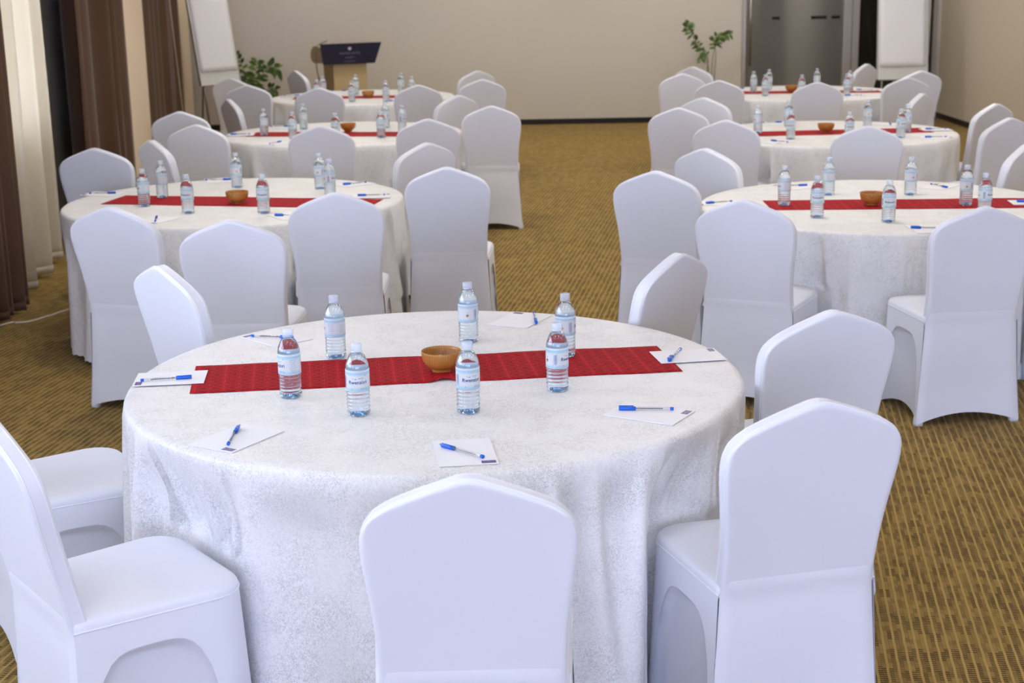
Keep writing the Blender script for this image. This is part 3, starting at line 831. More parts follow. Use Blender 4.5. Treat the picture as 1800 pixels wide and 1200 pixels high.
    me.polygons.foreach_set('use_smooth', [True] * len(me.polygons))
    o = part('tablecloth', me, None, None, (cx_, cy_, 0))
    tag(o, CLOTH_LABEL[key], 'tablecloth', 'white round tablecloths')
    # the table that carries it
    r = thing('round_table', 'round wooden table underneath the cloth of ' + TN[key], 'table', (cx_, cy_, 0), 0, 'round banquet tables')
    p = MB(); p.lathe([(.0, TZ - .030), (.850, TZ - .030), (.856, TZ - .026), (.856, TZ - .006), (.850, TZ - .002), (0, TZ - .002)], 64); part('tabletop', p.mesh('tabletop', MAT['tablewood']), r)
    for a in range(4):
        aa = PI / 4 + a * PI / 2; p = MB(); p.tube([(.42 * math.cos(aa), .42 * math.sin(aa), 0), (.40 * math.cos(aa), .40 * math.sin(aa), TZ - .03)], .014, 10)
        part('leg', p.mesh('leg', MAT['blackmetal']), r)
    return o
for i, k in enumerate(T): tablecloth(k, 21 + i)

# ---- runners
RUN = {'F': (-.2375, 4.435, 6.0, 1.46), '2L': (-1.44, 8.02, -12.5, 1.50), '3L': (-1.27, 11.45, -9.0, 1.42), '4L': (-1.42, 14.98, -2.0, 1.40),
       '2R': (1.99, 7.525, -3.2, 1.36), '3R': (2.42, 10.97, 2.5, 1.28), '4R': (2.92, 14.62, -5.0, 1.34)}
RUNL = {'F': 'patterned red runner across the front table', '2L': 'red runner across the second table by the curtains', '3L': 'red runner across the third table on the left', '4L': 'red runner across the table before the lectern',
        '2R': 'red runner across the second table on the right', '3R': 'red runner across the third table on the right', '4R': 'red runner across the table before the glass door'}
def runner(key, seed):
    x, y, a, L = RUN[key]; rnd = random.Random(seed); Wd = .322
    nx, ny = 120, 16; V = []; uv = []
    p1, p2 = rnd.uniform(0, 6), rnd.uniform(0, 6)
    for i in range(nx + 1):
        for j in range(ny + 1):
            u = (i / nx - .5) * L; v = (j / ny - .5) * Wd
            e = .0022 * math.sin(u * 13 + p1) + .0014 * math.sin(u * 31 + p2)
            z = .0022 + .0007 * math.sin(u * 9 + v * 7 + p1)
            px = u + .012 * (v / Wd) * (1 if abs(u) > .3 * L else abs(u) / (.3 * L)) * -1
            py = v + e
            if key == 'F':          # pucker in front of the bowl
                d = (u - .02) / .035; near = sstep(.02, -.16, v)
                z += .007 * math.exp(-d * d) * near; py += .020 * math.exp(-((u - .02) / .03) ** 2) * sstep(-.06, -.16, v)
            V.append((px, py, z)); uv.append((u, v))
    fs = []
    for i in range(nx):
        for j in range(ny): q = i * (ny + 1) + j; fs.append((q, q + ny + 1, q + ny + 2, q + 1))
    me = mesh_from('table_runner', V, fs, MAT['runner'])
    ul = me.uv_layers.new(name='UVMap')
    for lp in me.loops: ul.data[lp.index].uv = uv[lp.vertex_index]
    o = part('table_runner', me, None, None, (x, y, TZ), (0, 0, math.radians(a)))
    md = o.modifiers.new('thickness', 'SOLIDIFY'); md.thickness = .0014; md.offset = -1
    return tag(o, RUNL[key], 'runner', 'red table runners')
for i, k in enumerate(RUN): runner(k, 40 + i)

# ------------------------------------------------------------------ text helper
def text_mesh(s, size, bold=0.0):
    c = bpy.data.curves.new('t', 'FONT'); c.body = s; c.size = size; c.align_x = 'CENTER'; c.align_y = 'BOTTOM_BASELINE'
    c.offset = bold; c.resolution_u = 3
    o = bpy.data.objects.new('t', c); COL.objects.link(o)
    dg = bpy.context.evaluated_depsgraph_get(); dg.update()
    me = bpy.data.meshes.new_from_object(o.evaluated_get(dg))
    v = [tuple(p.co) for p in me.vertices]; f = [tuple(p.vertices) for p in me.polygons]
    bpy.data.objects.remove(o); bpy.data.curves.remove(c); bpy.data.meshes.remove(me)
    return v, f

# ------------------------------------------------------------------ bottles
def build_bottle():
    B = {}
    R = .0325
    prof = [(.0, .0045), (.012, .003), (.020, .001), (.026, .0), (.0295, .0015), (.0315, .005), (.0325, .010), (.0322, .0145), (.0305, .0175)]
    z = .0175
    for k in range(5):
        for (dr, dz) in ((.0318, .0030), (.0326, .0055), (.0318, .0080), (.0303, .0104)):
            prof.append((dr, z + dz))
        z += .0104
    prof += [(.0318, .0715), (R, .0735), (R, .10), (R, .130), (.0323, .136), (.0312, .1425), (.0292, .150), (.0262, .158), (.0225, .166), (.0182, .1725), (.0146, .1765), (.0134, .1785)]
    m = MB(); m.lathe(prof + [(.0134, .185)], 40); B['body'] = m.mesh('bottle_body', MAT['pet'])
    wp = [(max(0, r - .0007), zz + .0007) for r, zz in prof if zz < .172]
    wp[0] = (0.0001, .0052)
    m = MB(); m.lathe(wp + [(.0175, .1722), (.0001, .1722)], 40); B['water'] = m.mesh('water', MAT['water'])
    m = MB(); m.lathe([(.0001, .0105), (.007, .0098), (.013, .007), (.0175, .0045)], 24); B['base'] = m.mesh('base_dome', MAT['bluebase'])
    # cap with fine knurling and tamper ring
    n = 48; rows = []
    for (r, zz, kn) in ((.0152, .1785, 0), (.0158, .1788, 0), (.0158, .1815, 0), (.0148, .1822, 0), (.0150, .1832, 1), (.0152, .1900, 1), (.0150, .1985, 1), (.0142, .2003, 0), (.012, .2010, 0), (.0001, .2010, 0)):
        rows.append([((r + (.0005 if (k % 2 and kn) else 0)) * math.cos(2 * PI * k / n), (r + (.0005 if (k % 2 and kn) else 0)) * math.sin(2 * PI * k / n), zz) for k in range(n)])
    m = MB(); m.grid(rows, closed_u=True); B['cap'] = m.mesh('cap', MAT['cap'])
    m = MB(); RL = R + .0005; m.lathe([(RL, .0722), (RL, .090), (RL, .11), (RL, .1315)], 48); B['label'] = m.mesh('label', MAT['label'])
    # print: bend flat drawings round the label; local angle 0 = logo, to the right = counter-clockwise
    mats = [MAT[k] for k in ('ink', 'inkpale', 'leaf', 'yellow', 'barcode', 'grey', 'cap')]
    m = MB(); RP = R + .0009
    def bend(verts, faces, ang, z0, mi, r=RP):
        m.add([(r * math.cos(math.radians(ang) + x / r), r * math.sin(math.radians(ang) + x / r), z0 + y) for x, y, *_ in verts], faces, mi)
    def quad(ang, z0, w, h, mi, r=RP):
        k = max(1, int(w / .004)); vs = []; fs = []
        for i in range(k + 1): vs += [(-w / 2 + w * i / k, 0), (-w / 2 + w * i / k, h)]
        for i in range(k): fs.append((2 * i, 2 * i + 2, 2 * i + 3, 2 * i + 1))
        bend(vs, fs, ang, z0, mi, r)
    v, f = text_mesh('Rwenzori', .0138, .00022); bend(v, f, 0, .0945, 0)
    bend([(-.0011, 0), (.0011, 0), (0, .0032)], [(0, 1, 2)], 21, .1032, 0)
    v, f = text_mesh('500 ml', .0070); bend(v, f, 28, .0790, 5)
    # mountain mark
    bend([(-.006, 0), (-.002, 0), (.0015, .0052), (-.0005, .0028), (-.0025, .0020)], [(0, 1, 2, 3, 4)], -6, .1065, 0)
    for a, w in ((-22, .004), (8, .004), (15, .003), (24, .004)): quad(a, .1090 + .0003 * (a > 0) * a / 8, w, .0009, 0)
    lf = [(0, 0), (.0022, .0016), (.0030, .0045), (.0012, .0050), (-.0006, .0028)]
    bend(lf, [(0, 1, 2, 3, 4)], -33, .0775, 2); bend([(-x, y) for x, y in lf], [(4, 3, 2, 1, 0)], 40, .1145, 2)
    # ingredient text block, panel lines, emblem, barcode
    rnd = random.Random(4)
    for i in range(9): quad(88 + rnd.uniform(-2, 2), .0800 + i * .0043, .022 * rnd.uniform(.7, 1), .0009, 1)
    for i in range(5): quad(150, .088 + i * .0055, .016 * rnd.uniform(.7, 1), .0009, 1)
    circ = [(0, .0105)] + [(.0042 * math.cos(a), .0036 + .0042 * math.sin(a)) for a in np.linspace(PI * .80, PI * 2.20, 14)]
    bend(circ, [tuple(range(len(circ)))], 238, .0905, 3)
    bend([(-.0042, 0), (.0042, 0), (.0042, .0026), (-.0042, .0026)], [(0, 1, 2, 3)], 238, .0955, 0, RP + .0002)
    bend([(-.001, 0), (.0005, 0), (.0016, .004)], [(0, 1, 2)], 240, .1035, 0)
    quad(285, .0780, .0125, .0375, 6, RP - .0002)
    for i in range(15): quad(286.5, .0855 + i * .00185, .0080, .0008 + .0005 * (i * 7 % 3 == 0), 4)
    for i in range(4): quad(274.5, .088 + i * .0065, .0022, .0022, 1)
    B['print'] = m.mesh('label_print', None, False, mats)
    return B
BT = build_bottle()
def bottle(x, y, z, az, label):
    r = thing('water_bottle', label, 'bottle', (x, y, z), math.radians(az), 'water bottles on the tables')
    part('bottle_body', BT['body'], r); part('water', BT['water'], r); part('base_dome', BT['base'], r, 'blue tinted bottle base'); part('cap', BT['cap'], r, 'milky clear screw cap')
    lb = part('label', BT['label'], r, 'white and pale blue label'); part('label_print', BT['print'], lb)
    return r
def runner_z(key, x, y, pad=0.0):
    cx_, cy_, a, L = RUN[key]; a = math.radians(a)
    dx, dy = x - cx_, y - cy_
    u = dx * math.cos(a) + dy * math.sin(a); v = -dx * math.sin(a) + dy * math.cos(a)
    return TZ + (.0034 if abs(u) < L / 2 + pad and abs(v) < .165 + pad else .0005)
BOT = {
 'F': [(-.639, 4.154, 208, 'water bottle at the left end of {}, in front of the runner'), (-.558, 4.601, 165, 'water bottle behind the runner on the left of {}'),
       (-.425, 3.963, 276, 'water bottle with full logo facing forward, centre left of {}'), (-.123, 3.966, 290, 'water bottle just right of the wooden bowl, near side of {}'),
       (-.142, 4.773, 30, 'water bottle standing behind the bowl at the back of {}'), (.129, 4.170, 333, 'water bottle at the right of {}, overlapping another bottle'),
       (.167, 4.556, 12, 'water bottle right rear of {}, partly behind another bottle')],
 '2L': [(-1.942, 7.92, 200), (-1.914, 8.227, 150), (-1.654, 7.653, 262), (-1.565, 8.588, 45), (-1.258, 7.608, 272), (-1.074, 8.478, 20), (-.985, 8.20, 340)],
 '3L': [(-1.857, 11.46, 190), (-1.60, 11.18, 250), (-1.612, 11.89, 100), (-1.262, 11.02, 265), (-.94, 11.137, 280), (-.965, 11.88, 20), (-.812, 11.55, 330)],
 '4L': [(-1.845, 14.66, 240), (-1.849, 15.2, 90), (-1.485, 14.43, 280), (-1.535, 15.36, 40), (-1.156, 14.39, 260), (-1.085, 15.45, 20), (-.94, 14.9, 300)],
 '2R': [(1.394, 7.55, 180), (1.69, 7.886, 100), (1.484, 7.168, 262), (2.11, 7.834, 40), (1.785, 6.99, 268), (2.288, 7.452, 18), (2.29, 7.16, 320)],
 '3R': [(1.824, 10.99, 190), (2.13, 11.45, 120), (1.984, 10.56, 255), (2.36, 10.40, 270), (2.71, 11.35, 30), (2.752, 10.54, 300), (2.883, 10.875, 10)],
 '4R': [(2.385, 14.67, 200), (2.43, 14.27, 250), (2.587, 14.98, 100), (2.75, 14.15, 270), (3.06, 14.98, 40), (3.178, 14.17, 290), (3.29, 14.55, 330)]}
ORD = ['first', 'second', 'third', 'fourth', 'fifth', 'sixth', 'seventh']
for k, L in BOT.items():
    order = sorted(range(len(L)), key=lambda i: L[i][0] / L[i][1])
    for i, b in enumerate(L):
        lab = b[3].format(TN[k]) if len(b) > 3 else '%s water bottle from the left on %s' % (ORD[order.index(i)], TN[k])
        bottle(b[0], b[1], runner_z(k, b[0], b[1], .03), b[2], lab)

# ------------------------------------------------------------------ bowls and sweets
def build_bowl():
    out = [(.0001, .004), (.024, .004), (.0265, .0), (.0295, .0), (.0300, .002), (.0290, .0085), (.033, .011), (.042, .016), (.050, .0235), (.0555, .033), (.0588, .044), (.0605, .056), (.0612, .0640), (.0605, .0655), (.0590, .0650),
           (.0580, .056), (.0560, .044), (.0525, .034), (.0465, .0255), (.038, .019), (.025, .0155), (.0001, .0145)]
    m = MB(); m.lathe([(r * 1.0, z * .98) for r, z in out], 56); return m.mesh('wooden_bowl', MAT['wood'])
BOWL = build_bowl()
BOWLS = {'F': (-.215, 4.40, 'turned wooden bowl with wrapped sweets on the front table'), '2L': (-1.452, 7.95, 'wooden bowl on the second table by the curtains'), '3L': (-1.235, 11.62, 'wooden bowl half behind a bottle on the third left table'),
         '4L': (-1.37, 14.88, 'wooden bowl on the table before the lectern'), '2R': (1.828, 7.50, 'wooden bowl on the second table on the right'), '3R': (2.313, 10.95, 'wooden bowl on the third table on the right'), '4R': (2.743, 14.62, 'wooden bowl on the table before the glass door')}
for i, (k, (x, y, lab)) in enumerate(BOWLS.items()):
    tag(part('wooden_bowl', BOWL, None, None, (x, y, TZ + .0036), (0, 0, i * 1.1)), lab, 'bowl', 'wooden bowls')
def sweet_mesh():
    body = MB(); body.lathe([(.0001, -.011), (.004, -.010), (.0062, -.006), (.0068, 0), (.0062, .006), (.004, .010), (.0001, .011)], 14)
    tw = MB()
    for s in (-1, 1):
        rows = [[((.002 + .0065 * t) * math.cos(a) * (1 + .25 * math.sin(5 * a)), (.002 + .0065 * t) * math.sin(a) * .45, s * (.010 + .010 * t)) for a in [2 * PI * k / 16 for k in range(16)]] for t in (0, .4, 1)]
        tw.grid(rows, closed_u=True)
    return body.mesh('sweet', MAT['candy_g']), tw.mesh('twist', MAT['candy_w'])
SB, STW = sweet_mesh()
bx_, by_ = BOWLS['F'][:2]
for i, (dx, dy, dz, rx, rz, lab) in enumerate([(-.012, .004, .034, 1.5, .6, 'left of the sweets in the front wooden bowl'), (.012, .010, .035, 1.4, 2.1, 'right of the sweets in the front wooden bowl'), (.000, .026, .040, 1.2, 1.3, 'rear of the sweets in the front wooden bowl'),
                                  (-.002, -.022, .032, 1.6, 3.0, 'nearest of the sweets in the front wooden bowl'), (.002, .006, .0485, 1.45, .2, 'topmost of the sweets in the front wooden bowl')]):
    r = thing('wrapped_sweet', 'green wrapped sweet, ' + lab, 'sweet', (bx_ + dx, by_ + dy, TZ + dz - .002), 0, 'sweets in the wooden bowl')
    r.rotation_euler = (rx, 0, rz)
    part('sweet_body', SB, r); part('wrapper_twist', STW, r, 'white twisted wrapper ends')

# ------------------------------------------------------------------ notepads and pens
def build_pad():
    m = MB(); m.bbox((-.074, -.105, 0), (.074, .105, .0022), .0005, 1); pad = m.mesh('notepad', MAT['paper'], False)
    l = MB(); l.box((.032, -.0985, .00222), (.068, -.0790, .0024)); logo = l.mesh('logo', MAT['purple'], False)
    p = MB(); cx0, cy0 = .050, -.0895
    v, f = text_mesh('PROTEA HOTEL', .0042); p.add([(x + cx0, y + cy0 - .0015, .00248) for x, y, *_ in v], f)
    p.add([(cx0 - .0022, cy0 + .003, .00248), (cx0 + .0022, cy0 + .003, .00248), (cx0, cy0 + .0068, .00248)], [(0, 1, 2)])
    return pad, logo, p.mesh('logo_print', MAT['purple_lt'], False)
PADM = build_pad()
def build_pen():
    B = {}
    ax = Matrix.Rotation(PI / 2, 4, 'Y')         # lathe axis z -> x
    m = MB(); m.lathe([(.0043, -.030), (.0043, .066)], 16, M=ax); B['barrel'] = m.mesh('barrel', MAT['barrel'])
    m = MB(); m.lathe([(.0001, -.030), (.0012, -.030), (.0012, .046), (.0001, .046)], 10, M=ax); B['refill'] = m.mesh('ink_refill', MAT['penink'])
    m = MB(); m.lathe([(.0001, .0655), (.0043, .0655), (.0046, .0660), (.0046, .0745), (.0036, .0755), (.0001, .0755)], 16, M=ax); B['plug'] = m.mesh('end_plug', MAT['penblue'])
    m = MB(); m.lathe([(.0001, -.0745), (.0042, -.0745), (.0054, -.0730), (.0056, -.060), (.0056, -.0285), (.0045, -.0280)], 18, M=ax); B['cap'] = m.mesh('pen_cap', MAT['penblue'])
    m = MB(); m.bbox((-.0745, -.0016, .0045), (-.0680, .0016, .0085), .0008)
    m.bbox((-.0745, -.0018, .0066), (-.0340, .0018, .0088), .0009); m.bbox((-.0400, -.0016, .0054), (-.0350, .0016, .0075), .0008); B['clip'] = m.mesh('pen_clip', MAT['penblue'])
    m = MB()
    for a, b in ((-.024, -.016), (.006, .012), (.016, .022), (.024, .040)): m.box((a, -.0007, .00440), (b, .0007, .00445))
    B['print'] = m.mesh('barrel_print', MAT['penink'], False)
    return B
PEN = build_pen()
def notepad(x, y, z, up, label):
    o = part('notepad', PADM[0], None, None, (x, y, z), (0, 0, math.radians(up - 90)))
    tag(o, label, 'notepad', 'notepads on the tables')
    lg = part('logo', PADM[1], o, 'purple printed rectangle'); part('logo_print', PADM[2], lg)
    return o
def pen(x, y, z, ang, label, roll=-50):
    # ang: direction from the plug to the cap tip
    r = thing('ballpoint_pen', label, 'pen', (x, y, z + .0058), 0, 'blue pens on the tables')
    r.rotation_euler = (math.radians(roll), 0, math.radians(ang + 180))
    part('barrel', PEN['barrel'], r); part('ink_refill', PEN['refill'], r); part('end_plug', PEN['plug'], r, 'blue end plug')
    cp = part('pen_cap', PEN['cap'], r, 'blue pen cap'); part('pen_clip', PEN['clip'], cp); part('barrel_print', PEN['print'], r)
    return r
PADS_F = [(-1.032, 4.366, 6, (-1.038, 4.338, 11.9), 'at the left runner end of the front table', 'lying at the left edge of the front table'),
          (-.727, 3.761, 59, (-.736, 3.762, 90), 'at the near left of the front table', 'on the near left notepad of the front table'),
          (-.123, 3.605, 97, (-.130, 3.596, 136.5), 'at the near centre of the front table', 'on the near centre notepad of the front table'),
          (.370, 3.919, 149, (.364, 3.940, 175.3), 'at the near right of the front table', 'on the near right notepad of the front table'),
          (.548, 4.525, 189, (.506, 4.516, 250), 'at the right runner end of the front table', 'at the right end of the front table runner'),
          (.030, 5.075, 244, (.082, 5.075, 272), 'at the far side of the front table', 'on the far notepad of the front table'),
          (-.789, 4.872, -46, (-.800, 4.865, -13), 'at the far left of the front table', 'at the far left of the front table')]
for (x, y, up, (px, py, pa), l1, l2) in PADS_F:
    rz = max(runner_z('F', x + sx * math.cos(math.radians(up)) - sy * math.sin(math.radians(up)), y + sx * math.sin(math.radians(up)) + sy * math.cos(math.radians(up))) for sx in (-.105, 0, .105) for sy in (-.074, 0, .074))
    notepad(x, y, rz + .0003, up, 'white logo notepad ' + l1)
    pen(px, py, rz + .0026, pa, 'blue capped clear pen ' + l2, 60 if pa in (136.5,) else -40)
# other tables: position of each pad relative to its table, and the direction its pen points
PADS = {'2L': [(-.28, -.66, 100, 'near left'), (-.24, .80, 5, 'far side'), (-.80, .31, 0, 'left edge'), (.38, -.62, 170, 'near side'), (.60, .53, 212, 'far right'), (.74, .02, 185, 'right edge')],
        '3L': [(-.42, -.67, 65, 'near left'), (-.78, -.05, 180, 'left edge'), (-.56, .54, 0, 'far left')],
        '4L': [(-.31, .74, 0, 'far side'), (-.72, .15, 20, 'left edge'), (.38, -.65, 170, 'near side')],
        '2R': [(-.81, .10, 200, 'left edge'), (-.32, .66, 5, 'far left'), (.02, -.79, 165, 'near side'), (.45, .55, 290, 'far right'), (.74, -.08, 175, 'right edge')],
        '3R': [(-.46, -.56, 130, 'near left'), (-.28, .76, 5, 'far left'), (.57, .50, 260, 'far right'), (.79, .04, 178, 'right edge'), (.65, -.46, 178, 'near right')],
        '4R': [(-.70, -.25, 90, 'near left'), (-.55, .55, 0, 'far left'), (.62, .09, 170, 'right edge'), (.38, -.50, 175, 'near right')]}
for k, L in PADS.items():
    for i, (dx, dy, pa, lab) in enumerate(L):
        x, y = T[k][0] + dx, T[k][1] + dy
        up = math.degrees(math.atan2(-dy, -dx))
        rz = max(runner_z(k, x + sx * math.cos(math.radians(up)) - sy * math.sin(math.radians(up)), y + sx * math.sin(math.radians(up)) + sy * math.cos(math.radians(up))) for sx in (-.105, 0, .105) for sy in (-.074, 0, .074))
        notepad(x, y, rz + .0003, up, 'white notepad at the %s of %s' % (lab, TN[k]))
        pen(x, y, rz + .0026, pa, 'blue pen at the %s of %s' % (lab, TN[k]))

# ------------------------------------------------------------------ lectern
def lectern():
    lx, ly = -1.88, 17.75
    r = thing('lectern', 'cream lectern with a navy sign board before the far wall', 'lectern', (lx, ly, 0), math.radians(26))
    m = MB(); m.bbox((-.30, -.22, 0), (.30, .24, .05), .006); part('base_plate', m.mesh('base_plate', MAT['lectern'], False), r)
    m = MB(); m.add([(-.20, -.14, .05), (.20, -.14, .05), (.20, .20, .05), (-.20, .20, .05), (-.205, -.14, 1.0), (.205, -.14, 1.0), (.205, .20, 1.0), (-.205, .20, 1.0)],
                    [(3,2,1,0),(4,5,6,7),(0,1,5,4),(1,2,6,5),(2,3,7,6),(3,0,4,7)]); part('column', m.mesh('column', MAT['lectern'], False), r)
    # desk box with a rounded rear upper side
    prof = [(-.16, .94), (-.16, 1.09), (.0, 1.115), (.16, 1.13), (.26, 1.12), (.33, 1.08), (.36, 1.03), (.35, .98), (.31, .95), (.24, .93)]
    m = MB(); hw = .305
    vs = [(-hw, y, z) for y, z in prof] + [(hw, y, z) for y, z in prof]; n = len(prof)
    fs = [tuple(range(n))[::-1], tuple(range(n, 2 * n))] + [(i, (i + 1) % n, n + (i + 1) % n, n + i) for i in range(n)]
    m.add(vs, fs); part('desk', m.mesh('desk', MAT['lectern'], False), r)
    # sign board: navy, raked sides
    m = MB(); q = [(-.345, .930), (.285, .930), (.375, 1.165), (-.375, 1.165)]; y0, y1 = -.205, -.190
    m.add([(x, y0, z) for x, z in q] + [(x, y1, z) for x, z in q], [(0,1,2,3),(7,6,5,4),(0,4,5,1),(1,5,6,2),(2,6,7,3),(3,7,4,0)])
    sg = part('sign_board', m.mesh('sign_board', MAT['navy'], False), r, 'navy blue sign board with pale lettering')
    m = MB()
    for s, size, z in (('PROTEA HOTEL', .036, 1.040), ('KAMPALA', .026, .996), ('BY MARRIOTT', .022, .952)):
        v, f = text_mesh(s, size); m.add([(x - .02, y0 - .0012, y + z) for x, y, *_ in v], f)
    part('lettering', m.mesh('lettering', MAT['lettering'], False), sg)
    m = MB(); m.add([(-.02 + .021 * math.cos(a), y0 - .0012, 1.105 + .018 * math.sin(a)) for a in [2 * PI * k / 12 for k in range(12)]], [tuple(range(12))]); part('emblem', m.mesh('emblem', MAT['emblem'], False), sg)
    m = MB(); m.bbox((-.06, -.192, 1.0), (.06, -.14, 1.10), .004); part('sign_bracket', m.mesh('sign_bracket', MAT['blackmetal'], False), sg)
    m = MB(); m.tube(catmull([(-.20, .05, 1.19), (-.33, .02, 1.13), (-.36, .0, .95), (-.345, .0, .80), (-.30, .0, .62), (-.33, .02, .40), (-.36, .05, .10), (-.34, .1, .055)], 8), .007, 8)
    part('cable', m.mesh('cable', MAT['greycord']), r, 'grey cable looping down the left side')
    return r
lectern()

# ------------------------------------------------------------------ flip charts
def flip_chart(x, y, rz, w, bottom, label, paper_drop, spread=.62):
    r = thing('flip_chart', label, 'flip chart', (x, y, 0), rz)
    lean = math.radians(9); M = Matrix.Translation((0, 0, bottom)) @ Matrix.Rotation(-lean, 4, 'X')
    h = 1.06
    m = MB(); m.bbox((-w / 2, 0, 0), (w / 2, .018, h), .003, M=M); bd = part('board', m.mesh('board', MAT['white'], False), r)
    m = MB()
    for s in (-1, 1): m.bbox((s * w / 2 - .008, -.004, 0), (s * w / 2 + .008, .022, h), .003, M=M)
    m.bbox((-w / 2, -.004, h - .008), (w / 2, .022, h + .008), .003, M=M); part('board_frame', m.mesh('board_frame', MAT['steel'], False), bd)
    # paper pad, a little wavy, hung from the top
    rows = []
    for i in range(15):
        row = []
        for j in range(11):
            u = j / 10 - .5; t = i / 14; z = h - .03 - t * (h - .03 - paper_drop)
            yv = -.006 - .010 * t * t - .004 * math.sin(7 * u + 9 * t) * t
            row.append(M @ Vector((u * (w - .055), yv, z)))
        rows.append(row)
    m = MB(); m.grid(rows); pp = part('paper_pad', m.mesh('paper_pad', MAT['paper']), r, 'blank paper sheets clipped at the top')
    md = pp.modifiers.new('thickness', 'SOLIDIFY'); md.thickness = .006; md.offset = 0
    m = MB(); m.bbox((-w / 2 + .02, -.018, h - .05), (w / 2 - .02, 0, h - .02), .004, M=M); part('clamp_bar', m.mesh('clamp_bar', MAT['steel'], False), pp)
    m = MB(); m.bbox((-w / 2 + .01, -.055, -.012), (w / 2 - .01, .0, .004), .004, M=M); part('pen_tray', m.mesh('pen_tray', MAT['steel'], False), r)
    top = M @ Vector((0, .03, h))
    for s in (-1, 1):
        m = MB(); a = M @ Vector((s * w * .36, .03, h * .95)); b = M @ Vector((s * w * .40, .03, 0.0)); d = (b - a).normalized(); k = -b.z / d.z + 0
        m.tube([a, b, b + d * (-b.z / d.z)], .012, 10); part('leg', m.mesh('leg', MAT['steel']), r)
    m = MB(); m.tube([top, (0, top.y + spread, 0)], .012, 10); part('leg', m.mesh('leg', MAT['steel']), r)
    return r
flip_chart(4.80, 18.42, math.radians(-5), .60, .575, 'flip chart with blank white paper beside the glass door', .155)
flip_chart(-3.42, 18.15, math.radians(52), .62, .68, 'flip chart in the far left corner beside the curtains', .16, .22)
rows = [[(5.135 + .03 * u, 18.60 + .02 * u, z) for u in (0, .5, 1)] for z in (.84, 1.1, 1.35, 1.62)]
m = MB(); m.grid(rows); o = part('loose_sheet', m.mesh('loose_sheet', MAT['paper'])); o.modifiers.new('t', 'SOLIDIFY').thickness = .002
tag(o, 'folded back paper sheet hanging behind the right flip chart', 'paper')

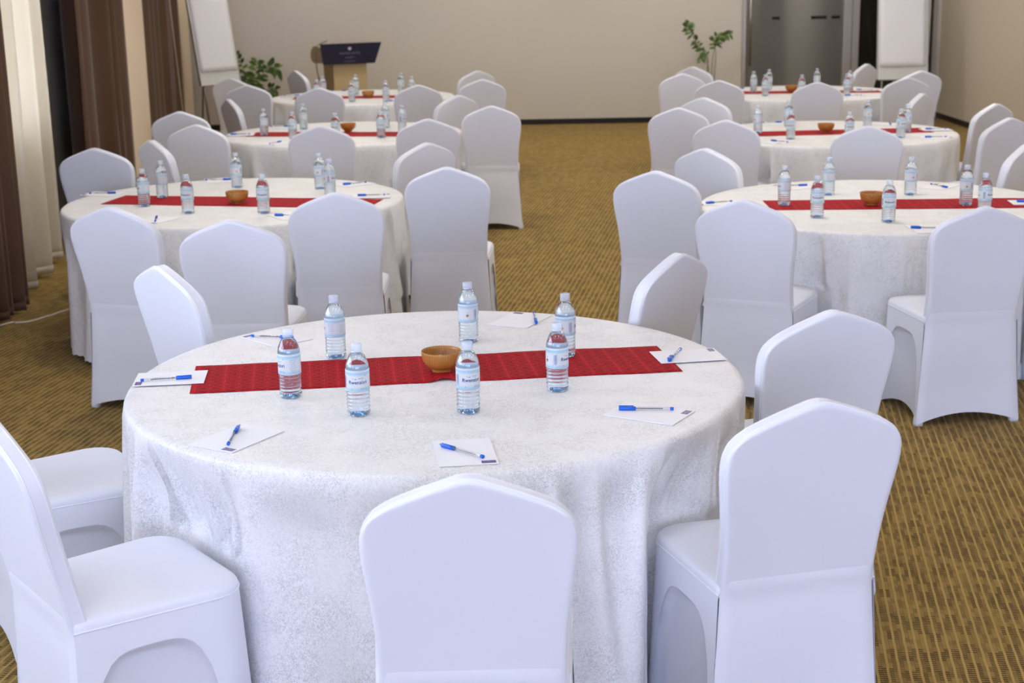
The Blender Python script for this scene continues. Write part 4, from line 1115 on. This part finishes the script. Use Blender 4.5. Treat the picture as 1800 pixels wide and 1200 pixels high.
# ------------------------------------------------------------------ plants
def plant(x, y, label, fronds, pot_h, seed, leaf_l, mat, seg=9):
    rnd = random.Random(seed)
    r = thing('potted_plant', label, 'plant', (x, y, 0))
    m = MB(); m.lathe([(.0001, 0), (.11, 0), (.125, .02), (.16, pot_h - .03), (.172, pot_h - .03), (.172, pot_h), (.155, pot_h), (.15, pot_h - .04), (.0001, pot_h - .04)], 28); pt_ = part('pot', m.mesh('pot', MAT['pot']), r)
    m = MB(); m.lathe([(.0001, pot_h - .03), (.15, pot_h - .035)], 20); part('soil', m.mesh('soil', MAT['soil']), pt_)
    for pts, nl, start in fronds:
        P = catmull([(px, py, pz) for px, py, pz in pts], 6)
        m = MB(); m.tube(P, [.007 - .005 * i / len(P) for i in range(len(P))], 6); st = part('stem', m.mesh('stem', MAT['stem']), r)
        for k in range(nl):
            t = start + (1 - start) * (k + .5) / nl; i = min(len(P) - 2, int(t * (len(P) - 1)))
            p = Vector(P[i]); d = (Vector(P[i + 1]) - p).normalized()
            s = -1 if k % 2 else 1
            sidev = d.cross(Vector((rnd.uniform(-.4, .4), 1, rnd.uniform(-.4, .4)))).normalized() * s
            dirv = (sidev + d * rnd.uniform(.3, .9) + Vector((0, rnd.uniform(-.7, .3), rnd.uniform(-.35, .15)))).normalized()
            L = leaf_l * rnd.uniform(.75, 1.2); wv = dirv.cross(Vector((rnd.uniform(-.3, .3), -1, .6))).normalized() * L * .26
            bend = Vector((0, 0, -L * .18)); c = dirv.cross(wv).normalized() * L * .05
            q = [p, p + dirv * L * .3 + wv * .9, p + dirv * L * .65 + wv * .75 + bend * .4, p + dirv * L + bend, p + dirv * L * .65 - wv * .75 + bend * .4, p + dirv * L * .3 - wv * .9, p + dirv * L * .35 + c, p + dirv * L * .68 + c + bend * .4]
            lm = MB(); lm.add(q, [(0, 1, 6), (1, 2, 7, 6), (2, 3, 7), (0, 6, 5), (6, 7, 4, 5), (7, 3, 4)])
            part('leaf', lm.mesh('leaf', mat if rnd.random() < .7 else MAT['leafdark']), st)
    return r
plant(2.56, 19.1, 'slim potted plant with feathery fronds left of the glass door',
      [([(0, 0, .30), (-.02, 0, .62), (-.06, 0, .84), (-.17, 0, 1.02), (-.30, -.02, 1.20), (-.27, -.03, 1.28)], 26, .50),
       ([(.01, 0, .30), (.01, 0, .6), (.03, 0, .88), (.08, 0, 1.02), (.16, 0, 1.11), (.26, -.02, 1.12)], 20, .55),
       ([(.03, .01, .30), (.05, .02, .62), (.06, 0, .90), (.03, 0, 1.04), (.10, 0, 1.15)], 12, .6),
       ([(-.02, 0, .30), (-.045, 0, .6), (-.04, -.02, .84), (-.09, -.03, .90), (-.14, -.04, .78)], 12, .55)], .52, 5, .085, MAT['leafgreen'])
plant(-3.18, 18.95, 'leafy green potted plant between the left flip chart and the lectern',
      [([(0, 0, .28), (-.05, 0, .60), (-.12, 0, .85), (-.20, 0, 1.00), (-.32, -.02, 1.06)], 16, .35),
       ([(.02, 0, .28), (.06, 0, .55), (.14, 0, .76), (.24, -.02, .84), (.34, -.03, .80)], 16, .35),
       ([(0, .02, .28), (.02, .02, .55), (.05, 0, .80), (.08, 0, .92)], 12, .35),
       ([(-.03, 0, .28), (-.10, -.02, .52), (-.18, -.03, .72), (-.26, -.05, .84)], 12, .3),
       ([(.03, 0, .28), (.12, -.03, .48), (.22, -.05, .58), (.30, -.08, .56)], 10, .3),
       ([(-.01, -.02, .28), (-.04, -.06, .50), (-.05, -.10, .66), (-.03, -.14, .74)], 10, .3)], .26, 9, .125, MAT['leafgreen'])

# small grey control on the right wall
r = thing('wall_switch', 'small dark grey control box high on the right wall', 'switch', (XR, 18.2, 1.62))
m = MB(); m.bbox((-.03, -.05, -.06), (0, .05, .06), .006); part('switch_body', m.mesh('switch_body', MAT['blackmetal'], False), r)
m = MB(); m.bbox((-.034, -.02, -.02), (-.028, .02, .02), .002); part('switch_button', m.mesh('switch_button', MAT['steel'], False), r)
